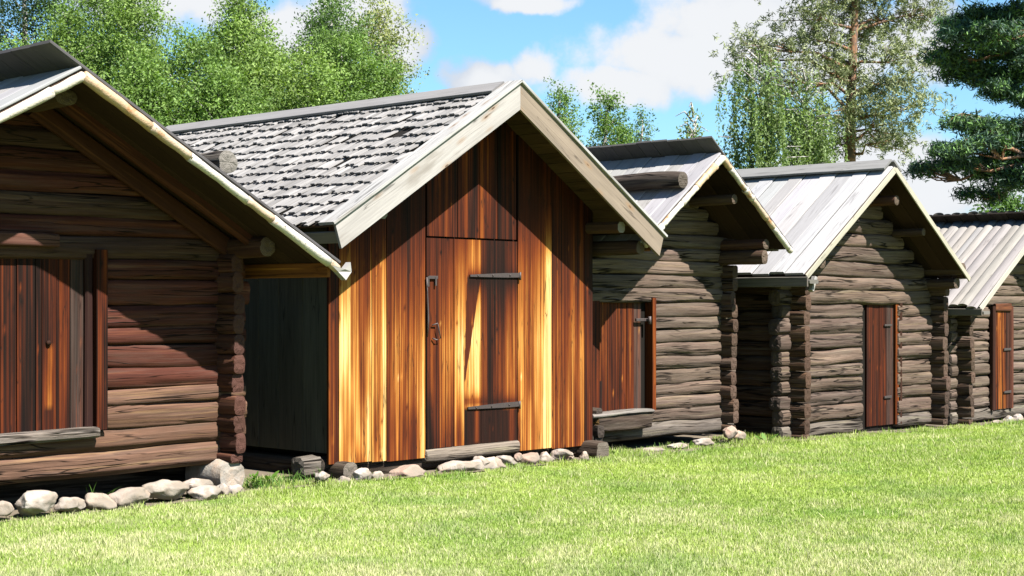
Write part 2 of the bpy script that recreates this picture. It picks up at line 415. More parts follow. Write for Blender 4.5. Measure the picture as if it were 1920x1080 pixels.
def grass():
    N = 950000; rng = np.random.default_rng(3)
    # density falls with distance; sampled inside the field of view and a margin each side
    Y = 8.2 * (30 / 8.2) ** (rng.random(N) ** 1.0)
    X = (rng.random(N) * 2 - 1) * (Y * .37 + .6)
    s, q = to_sq(X, Y); edge = -.16 + np.interp(s, [-1.2, -.95, -.1, .1, 3.7, 3.9, 6.6, 6.8, 7.5, 7.6], [0, .6, .6, 0, 0, .36, .36, .8, .8, .05]) + .16 * (vn1(s * 2.3, 31) - .5) + .06 * rng.standard_normal(N)
    keep = (q < edge); bare = vn(s * 1.6, q * 3, 77)
    keep &= ~((q > -.55 + .35 * vn1(s * 1.9, 8)) & (q < -.1) & (bare > .5) & (rng.random(N) < .85))
    X, Y, s, q = X[keep], Y[keep], s[keep], q[keep]; n = len(X)
    Z = ground_h(X, Y)
    c1 = vn(X * .9, Y * .9, 11); c2 = vn(X * 3.2, Y * 3.2, 12); c3 = vn(X * 12, Y * 12, 13)
    h = (.015 + .017 * rng.random(n)) * (.75 + .5 * c2) * np.where(q > -.55, 1.1 + .9 * (vn(s * 3.1, q * 2, 63) > .66), 1) * (1 + (Y > 16) * .5)
    w = (.0028 + .0026 * rng.random(n)) * (Y / 10) ** .8
    a = rng.random(n) * 2 * np.pi; lean = rng.normal(0, .55, n); la = rng.random(n) * 2 * np.pi
    dx, dy = np.cos(a) * w, np.sin(a) * w
    tx, ty = np.cos(la) * h * lean, np.sin(la) * h * lean
    P = np.empty((n, 3, 3), np.float32)
    P[:, 0] = np.stack([X - dx, Y - dy, Z - .004], -1); P[:, 1] = np.stack([X + dx, Y + dy, Z - .004], -1); P[:, 2] = np.stack([X + tx, Y + ty, Z + h], -1)
    green = np.array((.36, .51, .09)); fresh = np.array((.48, .62, .125)); straw = np.array((.84, .80, .48)); deep = np.array((.18, .36, .06))
    f = np.clip((c1 - .35) * 1.6, 0, 1)[:, None]; c = green * (1 - f) + fresh * f
    dry = np.clip((.36 * c2 + .25 * c3 + .54 * rng.random(n) + .16 * np.clip((11.5 - Y) / 3, -.6, 1)) * 2.2 - 1.06, 0, 1)[:, None]; c = c * (1 - dry) + straw * dry
    dk = (np.clip(vn(X * 2.1 + 9, Y * 2.1, 21) - .6, 0, 1) * 1.3)[:, None]; c = c * (1 - dk) + deep * dk
    c *= (.84 + .48 * rng.random(n))[:, None]
    tall = rng.random(n) < .006; P[tall, 2, 2] += .03; P[tall, 2, :2] += rng.normal(0, .02, (int(tall.sum()), 2)); c[tall] = straw
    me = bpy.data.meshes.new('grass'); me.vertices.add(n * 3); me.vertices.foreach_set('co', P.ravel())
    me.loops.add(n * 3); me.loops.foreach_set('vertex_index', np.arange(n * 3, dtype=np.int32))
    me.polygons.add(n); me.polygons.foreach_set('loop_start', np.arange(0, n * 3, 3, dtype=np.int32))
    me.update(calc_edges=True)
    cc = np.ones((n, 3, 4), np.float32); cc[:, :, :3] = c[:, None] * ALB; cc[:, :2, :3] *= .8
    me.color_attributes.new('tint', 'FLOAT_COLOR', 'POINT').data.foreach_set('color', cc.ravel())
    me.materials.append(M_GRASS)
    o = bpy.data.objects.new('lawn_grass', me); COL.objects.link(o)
    tag(o, 'short mown lawn with yellowish dry patches in front of the huts', 'grass', kind='stuff')
grass()

# ------------------------------------------------------------------ hut building
GREY = (.075, .058, .047); REDB = (.10, .038, .026); TARR = (.05, .018, .012); SILVER = (.36, .35, .35); DARKW = (.022, .016, .012)

def zroof(h, s):     # underside of the roof at s
    return h['za'] - h['th'] - (h['sa'] - s) * h['kl'] if s < h['sa'] else h['za'] - h['th'] - (s - h['sa']) * h['kr']

def wall_logs(h, root, name, q, tint, mat, door=None, course=None, front=True, extra=None):
    """logs running along s, from the sill up into the gable"""
    mb = MB(); z = h['z0'] + course / 2; s0, s1 = h['s0'], h['s1']; r = course / 2; i = 0
    while True:
        cr = course * (h['cs'][i] if i < len(h.get('cs', [])) else random.uniform(.9, 1.1)) if front else course
        if i: z += (prev + cr) / 2
        prev = cr; top = z + cr * .5
        a, b = s0 - h['ex'] + random.uniform(-.05, .05), s1 + h['ex'] + random.uniform(-.05, .05)
        zz = z + cr * .40
        gab = zz > zroof(h, s0) - .12
        if gab:      # between the slopes
            a = h['sa'] - (h['za'] - h['th'] - zz) / h['kl'] + .0; b = h['sa'] + (h['za'] - h['th'] - zz) / h['kr'] - .0
            a = max(a, s0 + .02 * 0); b = min(b, s1)
            if b - a < .15 or z > h['za'] - h['th']: break
        else:
            # ends must stay below the roof
            if zroof(h, a) < top: a = s0
            if zroof(h, b) < top: b = s1
        parts = [(a, b)]
        if door and front and z > door[2] and z < door[3]: parts = [(a, door[0]), (door[1], b)]
        for (x0, x1) in parts:
            if x1 - x0 < .06: continue
            tt = jit(tint, .22)
            if extra: tt = extra(i, z, tt)
            log(mb, 's', x0, x1, q + r * .95, z, r * .95, cr * .525, tt, sq=h.get('sq', 3.1), wob=h.get('wob', .075), cracks=3, bow=random.uniform(-.008, .008))
        i += 1
        if i > 60: break
    return mb.build(name, mat, root)

def side_logs(h, root, name, s, sign, tint, mat, course, tops, low=99):
    mb = MB(); z = h['z0'] + course * .98; r = course / 2
    q0, q1 = h['q0'] - h['ef'], h['q0'] + h['depth'] + h['ef']
    sc = s + sign * r * .8
    first = True
    while z + course * .3 < tops:
        for_ = random.uniform(-.025, .025) + (h['ef'] + .08 if z > low else 0)
        log(mb, 'q', q0 + for_, q1, sc + random.uniform(-.012, .012), z, r * random.uniform(.68, .84), course * random.uniform(.50, .54), jit(tint, .3), sq=3.4, wob=.07, step=.16, cracks=2)
        z += course
    log(mb, 'q', q0 + .02, q1, sc, h['z0'] + course * .24, r * .8, course * .26, jit(tint, .2), sq=3.5, wob=.05, step=.3)
    return mb.build(name, mat, root)

def roof_boards(h, root, side, w, tint, ext=0., t=.03, gap=.0, style='board', eave=None, over=.02, alt=.8, tj=.1, name='roof_slope', under=(.04, .022, .015)):
    """boards running down one slope, with an underlay; ext = boards carried past the ridge"""
    k = h['kl'] if side == 'l' else h['kr']; sg = -1 if side == 'l' else 1
    L = math.hypot(1, k); A = np.array((sg / L, 0, -k / L)); N = np.array((sg * k / L, 0, 1 / L)); B = np.array((0, 1, 0))
    se = h['el'] if side == 'l' else h['er']
    length = abs(se - h['sa']) * L
    qa, qb = h['q0'] - h['oh'], h['q0'] + h['depth'] + .4
    mb = MB(); q = qa; i = 0
    base = np.array((h['sa'], 0, h['za'] - h['th']))
    # dark underlay sheet, seen from below as the soffit
    for kx in range(int((qb - qa) / .22)):
        plank(mb, base + A * .0 + B * (qa + .012 + .11 + kx * .22) + N * .0, A, B, N, length - .04, .216, h['th'] * .55, jit(under, .3), jw=.001)
    while q < qb - .05:
        ww = w * random.uniform(.85, 1.15)
        lo = (i % 2) * t * alt + random.uniform(0, .003)
        o = base + B * (q + ww / 2) + N * (h['th'] * .57 + lo) - A * (ext + random.uniform(-.012, .012))
        ln = length + ext + random.uniform(-.03, .03) + over
        tt = jit(tint, tj)
        if style == 'board':
            plank(mb, o, A, B, N, ln, ww * (1.16 if i % 2 and alt > .5 else .965 if alt > .3 else .996), t, tt, jw=.003, twist=random.uniform(-.03, .03) * alt)
        elif style == 'half':   # half-round troughs and covers
            m = 9; th_ = np.linspace(0, np.pi, m); nseg = 8; P = []; uvs = []
            rr = ww * .56
            for a in range(nseg + 1):
                for j in range(m):
                    P.append(o + A * (ln * a / nseg) + B * math.cos(th_[j]) * rr + N * (math.sin(th_[j]) * rr * .5 - .0))
                    uvs.append((ln * a / nseg + i * 3.1, j * rr * .35))
            f = [(a * m + j, a * m + j + 1, (a + 1) * m + j + 1, (a + 1) * m + j) for a in range(nseg) for j in range(m - 1)]
            if sg < 0: f = [x[::-1] for x in f]
            f += [tuple(range(m)), tuple(range(nseg * m, nseg * m + m))]
            mb.add(P, f, uvs, tt, smooth=True)
        q += ww; i += 1
    # bottom skin for the part carried past the ridge
    return mb.build(name, M_ROOF, root), (A, B, N, base, length)

def bark_edge(h, root, side, cut=0.):
    k = h['kl'] if side == 'l' else h['kr']; sg = -1 if side == 'l' else 1
    L = math.hypot(1, k); se = h['el'] if side == 'l' else h['er']; n = int(abs(se - h['sa']) * L / .11)
    mb = MB(); q = h['q0'] - h['oh'] + .0; prev = None; i = 0; t = 0.0
    while t < .98:
        dt = random.uniform(.10, .26); t1 = min(1.0, t + dt); pts = []; rad = []
        base = random.uniform(.031, .041)
        for m in range(7):
            u = t + (t1 - t) * m / 6
            s = h['sa'] + (se - h['sa']) * u; z = h['za'] - h['th'] - abs(s - h['sa']) * k - .012 + random.uniform(-.003, .003)
            pts.append((s, q + random.uniform(-.003, .003), z)); rad.append(base * (1.0 + .07 * math.sin(m * .9 + i)) * (1.08 if m == 0 else 1))
        tube(mb, pts, rad, random.choice([(.56, .50, .42), (.50, .38, .27), (.52, .36, .22), (.62, .58, .52)]), seg=10, wob=.03)
        t = t1 - .004; i += 1
    return mb.build('birch_bark_edge', M_BARK, root)

def purlin(root, h, s, z, r, q_to=None, q_from=None, tint=(.09, .055, .04), rz=None, name='purlin', endt=(.13, .095, .072), mat=None):
    mb = MB(); q_from = h['q0'] - h['oh'] + .22 if q_from is None else q_from; q_to = h['q0'] + .6 if q_to is None else q_to
    log(mb, 'q', q_from, q_to, s, z, r, rz or r, tint, sq=2.3, wob=.05, endt=endt, cracks=1)
    return mb.build(name, mat or M_LOGR, root)

def door_planks(root, parent_name, ps, z0, z1, q, tints, thick=.035, mat=None, zj=.01):
    """ps: plank edges along s"""
    mb = MB()
    for i in range(len(ps) - 1):
        w = ps[i + 1] - ps[i]
        plank(mb, ((ps[i] + ps[i + 1]) / 2, q, z0 + random.uniform(0, zj)), (0, 0, 1), (1, 0, 0), (0, -1, 0), z1 - z0 - random.uniform(0, zj), w - .007, thick + random.uniform(0, .006), tints[i % len(tints)], jw=.001, bev=.12)
    return mb.build(parent_name, mat or M_TAR, root)

def dark_core(h, root):     # added dark box inside the hut: keeps light from leaking through the chinks
    mb = MB(); s0, s1, q0, q1, z0 = h['s0'] + .14, h['s1'] - .14, h['q0'] + .10, h['q0'] + h['depth'] - .12, h['z0'] - .02
    pts = [(s0, z0), (s1, z0), (s1, zroof(h, s1) - .003), (h['sa'], h['za'] - h['th'] - .004), (s0, zroof(h, s0) - .003)]
    P = [(a, q0, b) for a, b in pts] + [(a, q1, b) for a, b in pts]
    n = 5; f = [tuple(range(n)), tuple(range(n, 2 * n))[::-1]] + [(i, n + i, n + (i + 1) % n, (i + 1) % n) for i in range(n)]
    mb.add(P, f, [(0, 0)] * 10, (.012, .01, .008), smooth=False)
    return mb.build('light_block_core', M_PLANK, root)

def flap_roof(h, root, tint, w, ext, style='board', undert=(.03, .02, .016)):
    return roof_boards(h, root, 'r', w, tint, ext=ext, style=style, under=undert)
RV = [0, .12, .25, .4, .55, .7, .85, 1.0]
RC = np.array([(.008, .004, .003), (.022, .007, .004), (.062, .013, .005), (.135, .028, .006), (.245, .068, .011), (.42, .162, .030), (.60, .305, .075), (.78, .52, .21)])
def ramp(v):
    v = np.clip(v, 0, 1); return np.stack([np.interp(v, RV, RC[:, i]) for i in range(3)], -1)
def streak_plank(mb, sa, sb, zb, zt, q, v0, th=.03, amp=1., grey=0., patch=None):
    '''tarred board with pale and dark streaks of its own; grey = silvery worn tone; patch = (z0, z1) worn to orange'''
    sd_ = random.randint(0, 9999); nx = max(4, int((sb - sa) / .0065)); nz = max(3, int((zt - zb) / .05))
    Sg, Zg = np.meshgrid(np.linspace(sa + .003, sb - .003, nx), np.linspace(zb, zt, nz), indexing='ij')
    v = v0 + amp * ((vn(Sg * 190, Zg * .8, sd_) - .5) * .26 + (vn(Sg * 95, Zg * 1.0, sd_ + 1) - .5) * .34 + (vn(Sg * 30, Zg * 1.6, sd_ + 2) - .5) * .22)
    for _ in range(int(2.5 * (zt - zb)) + 1):
        ks, kz = random.uniform(sa + .02, sb - .02), random.uniform(zb, zt); rr = random.uniform(.006, .011)
        v = v + random.choice([-.3, .35]) * np.exp(-((Sg - ks) / rr) ** 2 - ((Zg - kz) / rr / 1.7) ** 2)
    if patch: v = v + .42 * np.exp(-((Sg - (sa + sb) / 2 - .1 * (Zg - patch[1]) * (sb - sa)) / (sb - sa) / .30) ** 4) * (Zg > patch[0]) * (Zg < patch[1]) * (.6 + .5 * vn(Sg * 60, Zg * 6, 5))
    c = ramp(v); g = np.array((.085, .062, .052)); w = np.clip(grey * (.55 + .9 * vn(Sg * 70, Zg * 1.3, sd_ + 7)), 0, 1)[..., None]; c = c * (1 - w) + g * w
    c = c.reshape(-1, 3); P = np.stack([Sg, q - th + 0 * Sg, Zg], -1)
    f = [(i * nz + j, (i + 1) * nz + j, (i + 1) * nz + j + 1, i * nz + j + 1) for i in range(nx - 1) for j in range(nz - 1)]
    rnd = random.random(); mb.add(P.reshape(-1, 3), f, np.stack([Zg + sd_ * .37, Sg], -1).reshape(-1, 2), c, rnd=rnd)
    cx = tuple(np.mean(c, 0) * .7)
    bx = [(sa + .003, q - th, zb), (sb - .003, q - th, zb), (sb - .003, q - th, zt), (sa + .003, q - th, zt)]; bx += [(a, q, b) for a, _, b in bx]
    mb.add(bx, [(0, 4, 5, 1), (1, 5, 6, 2), (2, 6, 7, 3), (3, 7, 4, 0)], [(p_[2] + sd_, p_[0] + p_[1]) for p_ in bx], cx, rnd=rnd, smooth=False)
def streak_door(root, ps, zb, zt, q, vs, name='door', **kw):
    mb = MB()
    for i in range(len(ps) - 1):
        k = vs[i % len(vs)]; k = k if isinstance(k, tuple) else (k, 0., None)
        streak_plank(mb, ps[i], ps[i + 1], zb + random.uniform(0, .008), zt, q + random.uniform(-.004, .004), k[0], grey=k[1], patch=k[2], **kw)
    return mb.build(name, M_FACE, root)
# ---------- hut A: big log hut at the left edge
def hut_a():
    h = dict(s0=-5.05, s1=-1.12, q0=0., depth=4.6, z0=.25, sa=-3.10, za=3.30, th=.06, kl=.56, kr=.56, el=-5.55, er=-.70, oh=.9, ex=.17, ef=.2, sq=3.2, wob=.06, cs=[1.15,1.0,1.1,.8,.95,1.1,.85,1.05,1.2,.95,1.1,.9])
    r = thing('log_hut', 'large dark reddish log hut at the left edge with birch bark under its eaves', 'hut', -3.1, 0)
    c = .168
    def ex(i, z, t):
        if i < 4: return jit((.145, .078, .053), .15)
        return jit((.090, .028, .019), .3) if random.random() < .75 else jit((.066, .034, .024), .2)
    door = (-3.85, -2.34, .62, 2.02)
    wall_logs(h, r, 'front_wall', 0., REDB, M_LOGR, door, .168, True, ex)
    wall_logs(h, r, 'back_wall', h['depth'] - .17, REDB, M_LOGR, None, c, False)
    side_logs(h, r, 'side_wall', h['s1'], -1, (.095, .038, .026), M_LOGR, c, zroof(h, h['s1']))
    side_logs(h, r, 'side_wall', h['s0'], 1, (.095, .038, .026), M_LOGR, c, zroof(h, h['s0']))
    dark_core(h, r)
    # roof: left slope stops at the ridge, right slope boards are carried past it
    roof_boards(h, r, 'l', .24, SILVER, t=.025, alt=.15)
    roof_boards(h, r, 'r', .24, (.10, .095, .10), ext=.33, t=.03, alt=.08)  # darker tint: shade on the overhang's underside is put into the colour
    bark_edge(h, r, 'l'); bark_edge(h, r, 'r')
    purlin(r, h, -3.02, 3.10, .10, rz=.065, q_from=-.55)
    purlin(r, h, -1.13, 2.06, .085, rz=.085, q_from=-.52, tint=(.08, .035, .025), name='wall_plate', endt=(.16, .11, .09))
    purlin(r, h, -5.05, 2.08, .10, rz=.10, q_from=-.52, tint=(.08, .035, .025), name='wall_plate', endt=(.16, .11, .09))
    # a rafter board under each slope at the wall face
    for sg in (-1, 1):
        mb = MB(); L = math.hypot(1, .56); A = (sg / L, 0, -.56 / L); N = (0, -1, 0); B = (sg * .56 / L, 0, 1 / L)
        plank(mb, (-3.10 + sg * .1, -.02, 3.30 - .06 - .15), A, B, N, 2.15, .15, .06, (.07, .025, .016)); mb.build('rafter', M_TAR, r)
        mb = MB(); plank(mb, (-3.10 + sg * .15, -.30, 3.30 - .06 - .12), A, B, N, 2.2, .10, .07, (.08, .026, .016)); mb.build('rafter', M_TAR, r)
    # eave gutter pole with carved forked end at the right eave
    mb = MB(); plank(mb, (-.745, -.86, 1.875), (0, 1, 0), (0, 0, 1), (-1, 0, 0), 5.9, .125, .03, (.30, .11, .03), seg=9); mb.build('eave_board', M_TAR, r)
    mb = MB(); mb2 = [(-.80, -.93, 1.92), (-.66, -.95, 1.88), (-.60, -.95, 1.94), (-.58, -.94, 1.86), (-.65, -.95, 1.79), (-.72, -.93, 1.86)]
    P = mb2 + [(a, b + .06, c_) for a, b, c_ in mb2]; n = 6
    mb.add(P, [tuple(range(n)), tuple(range(n, 2 * n))[::-1]] + [(i, n + i, n + (i + 1) % n, (i + 1) % n) for i in range(n)], [(p[0], p[2]) for p in P], (.4, .38, .36), smooth=False)
    mb.build('carved_roof_hook', M_ROOF, r)
    # stub ends of eave hooks (two weathered battens under the eave)
    # door
    ps = [PS(x) for x in (-140, -90, -42, 6, 37, 72, 84, 111, 138, 163)]
    d = streak_door(r, ps, .60, 1.98, .075, [.13, .12, .19, .16, .11, .09, (.14, 0., (pix(95, 765)[1], pix(95, 643)[1])), .16, (.12, .45, None)])
    mb = MB(); tube(mb, [(PS(95), .04, pix(95, 643)[1]), (PS(95), .02, pix(95, 643)[1])], .02, (.03, .012, .008), 8); mb.build('peg', M_TAR, d)
    mb = MB()
    plank(mb, (-2.475, .06, .62), (0, 0, 1), (1, 0, 0), (0, -1, 0), 1.40, .07, .05, (.03, .012, .01)); 
    mb.build('door_jamb', M_TAR, r); mb = MB(); streak_plank(mb, -2.44, -2.335, .60, 2.02, .06, .19, th=.09); mb.build('door_jamb', M_FACE, r)
    mb = MB(); plank(mb, (-3.9, .06, .60), (0, 0, 1), (1, 0, 0), (0, -1, 0), 1.42, .12, .09, (.12, .03, .02)); mb.build('door_jamb', M_TAR, r)
    mb = MB(); log(mb, 's', -4.0, -2.79, .0, 2.075, .07, .055, (.085, .036, .026), sq=6, wob=.03, endt=(.07, .03, .02)); mb.build('lintel', M_LOGR, r)
    mb = MB(); log(mb, 's', -4.1, -2.43, -.0, .575, .07, .045, (.20, .17, .15), sq=3.4); mb.build('door_sill', M_LOG, r)
    mb = MB(); log(mb, 'q', -.15, .35, -1.20, .12, .13, .14, (.40, .37, .33), sq=3, wob=.12, seg=14); mb.build('corner_stone', M_STONE, r)
    mb = MB(); log(mb, 'q', -.15, .35, -4.95, .12, .13, .14, (.35, .32, .28), sq=3, wob=.12, seg=14); mb.build('corner_stone', M_STONE, r)
    # added dark log: blocks the view under the hut and blackens the gap
    mb = MB(); log(mb, 's', -5.0, -1.12, .5, .1, .1, .16, (.02, .016, .012), sq=4); mb.build('under_sill_blocker', M_LOG, r)
    # weight logs lying along the roof
    for s, qf, qt, rr, lab in ((-1.73, -.78, 4.8, .10, 'round end of a grey log on the far roof slope of the big left hut'), (-3.86, -.45, 4.8, .08, 'weight log on the near slope of the left hut roof at the picture edge')):
        zz = h['za'] - abs(s - h['sa']) * .56 + rr + .075
        mb = MB(); log(mb, 'q', qf, qt, s, zz, rr, rr * .95, (.13, .115, .10), sq=2.1, endt=(.22, .20, .18)); o = mb.build('roof_log', M_LOG); o.matrix_world = Matrix.Translation(S2W(0, 0)) @ Matrix.Rotation(ROT, 4, 'Z')
        tag(o, lab, 'log', 'weight logs on the roofs')
    return h
hut_a()

# ---------- hut B: boarded hut with shingle roof
PROF = np.array([(612, .32), (622, .25), (630, .15), (633, .8), (650, .88), (668, .62), (680, .55), (692, .8), (695, .72), (705, .62), (715, .85), (720, .8), (722, .42), (738, .46), (750, .58), (765, .4), (780, .5), (788, .78), (793, .7),
    (795, .2), (806, .3), (815, .33), (828, .55), (838, .62), (845, .4), (848, .62), (858, .72), (870, .78), (893, .92), (897, .75), (899, .34), (912, .2), (925, .24), (938, .28), (950, .4), (958, .62), (964, .66),
    (967, .72), (980, .5), (998, .52), (1012, .72), (1022, .92), (1029, .98), (1031, .5), (1033, .3), (1048, .38), (1058, .5), (1075, .36), (1087, .58), (1091, .5), (1093, .3), (1107, .22)])
def board_color(px, py, sd_, above=False):
    """timber tone of the boards: pale sapwood, tarred and rusty streaks, plus gable shade painted into the upper boards"""
    v = np.interp(px, PROF[:, 0], PROF[:, 1])
    if above: v = .27 + .22 * (vn(px * .09, py * .004, 7) - .4)
    st = (vn(px * 1.3, py * .004, sd_) - .5) * .24 + (vn(px * .75, py * .0035, sd_ + 5) - .5) * .34 + (vn(px * .18, py * .004, sd_ + 1) - .5) * .26 + (vn(px * .07, py * .006, sd_ + 2) - .5) * .2
    v = v + st
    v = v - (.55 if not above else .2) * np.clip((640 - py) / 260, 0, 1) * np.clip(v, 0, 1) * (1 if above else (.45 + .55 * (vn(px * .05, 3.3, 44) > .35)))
    mx = np.clip((500 - py) / 120, 0, 1) * (.0 if above else .8); v = v * (1 - mx) + (.19 + st * .5) * mx  # high up, mixes to dark red: board tone plus painted gable shade
    v = v + .03 * np.clip((py - 560) / 60, 0, 1) * (v > .55); low = np.clip((py - 660) / 160, 0, 1)
    v = v - low * .34 * np.clip(vn(px * .09, py * .010, 91) * 2.4 - .9, 0, 1) * np.clip(v, .2, 1)
    return np.clip(.5 + (v - .5) * 1.12 + .02, .02, 1)
def facade_plank(mb, pxa, pxb, zb, zt, q, sd_, door=False, above=False, gap=.004):
    sa, sb = PS(pxa) + gap, PS(pxb) - gap
    nx = max(4, int((sb - sa) / .0065)); nz = 60
    s = np.linspace(sa, sb, nx); zf = zt if callable(zt) else (lambda q_: zt); zt_ = np.array([zf(v_) for v_ in s]); Sg = np.repeat(s[:, None], nz, 1); Zg = zb + (zt_[:, None] - zb) * np.linspace(0, 1, nz)[None]; zt = float(zt_.max())
    # pixel of each board point, only as the chart on which the board tones were noted
    x = O0[0] + Sg * U[0]; y = O0[1] + Sg * U[1]
    px = 960 + FPX * x / y; py = HY - FPX * (Zg - EYE) / y
    v = board_color(px, py, sd_, above)
    if door:
        # soot-dark wear left by the two hinge straps
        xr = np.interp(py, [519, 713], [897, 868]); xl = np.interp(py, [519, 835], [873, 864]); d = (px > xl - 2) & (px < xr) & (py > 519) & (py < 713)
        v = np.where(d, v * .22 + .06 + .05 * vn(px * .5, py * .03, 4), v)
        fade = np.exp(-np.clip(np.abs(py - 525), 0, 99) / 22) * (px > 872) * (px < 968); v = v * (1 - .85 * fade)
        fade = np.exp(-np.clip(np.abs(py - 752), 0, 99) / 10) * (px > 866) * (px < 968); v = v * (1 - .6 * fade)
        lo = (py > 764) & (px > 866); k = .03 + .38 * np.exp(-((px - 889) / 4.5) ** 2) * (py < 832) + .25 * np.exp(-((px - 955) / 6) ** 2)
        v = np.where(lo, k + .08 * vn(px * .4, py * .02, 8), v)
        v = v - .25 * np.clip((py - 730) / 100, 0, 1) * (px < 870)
    # knots with pale or dark eyes
    rng = random.Random(sd_)
    for _ in range(int(2 * (zt - zb))):
        ks, kz = rng.uniform(sa + .02, sb - .02), rng.uniform(zb, zt); rr = rng.uniform(.007, .013); sgn = rng.choice([-.5, -.3, .3])
        dd = ((Sg - ks) / rr) ** 2 + ((Zg - kz) / (rr * 1.8)) ** 2
        v = v + sgn * np.exp(-dd); dd = ((Sg - ks) / (rr * .7)) ** 2 + ((Zg - kz + .12) / .14) ** 2; v = v + .07 * np.exp(-dd)
    c = ramp(v).reshape(-1, 3)
    th = .028; bow = .003 * np.sin((Sg - sa) / (sb - sa) * np.pi) + .004 * (vn1(Zg * .9, sd_) - .5)
    P = np.stack([Sg, q - th - bow, Zg], -1)
    f = [(i * nz + j, (i + 1) * nz + j, (i + 1) * nz + j + 1, i * nz + j + 1) for i in range(nx - 1) for j in range(nz - 1)]
    uv = np.stack([Zg + sd_ * 1.7, Sg], -1).reshape(-1, 2)
    mb.add(P.reshape(-1, 3), f, uv, c, rnd=(sd_ * .137) % 1, smooth=True)
    e = .004    # edges and ends of the board
    for si in (0, nx - 1):
        Q = np.concatenate([P[si], P[si] + np.array((0, th, 0))]); cc = np.tile(c.reshape(nx, nz, 3)[si] * .35, (2, 1))
        ff = [(j, j + 1, nz + j + 1, nz + j) for j in range(nz - 1)]
        if si: ff = [x_[::-1] for x_ in ff]
        mb.add(Q, ff, [(p[2], p[1]) for p in Q], cc, smooth=False)
    for zi in (0, nz - 1):
        Q = np.concatenate([P[:, zi], P[:, zi] + np.array((0, th, 0))]); cc = np.tile(c.reshape(nx, nz, 3)[:, zi] * .5, (2, 1))
        mb.add(Q, [(j, nx + j, nx + j + 1, j + 1) if zi else (j, j + 1, nx + j + 1, nx + j) for j in range(nx - 1)], [(p[0], p[1]) for p in Q], cc, smooth=False)

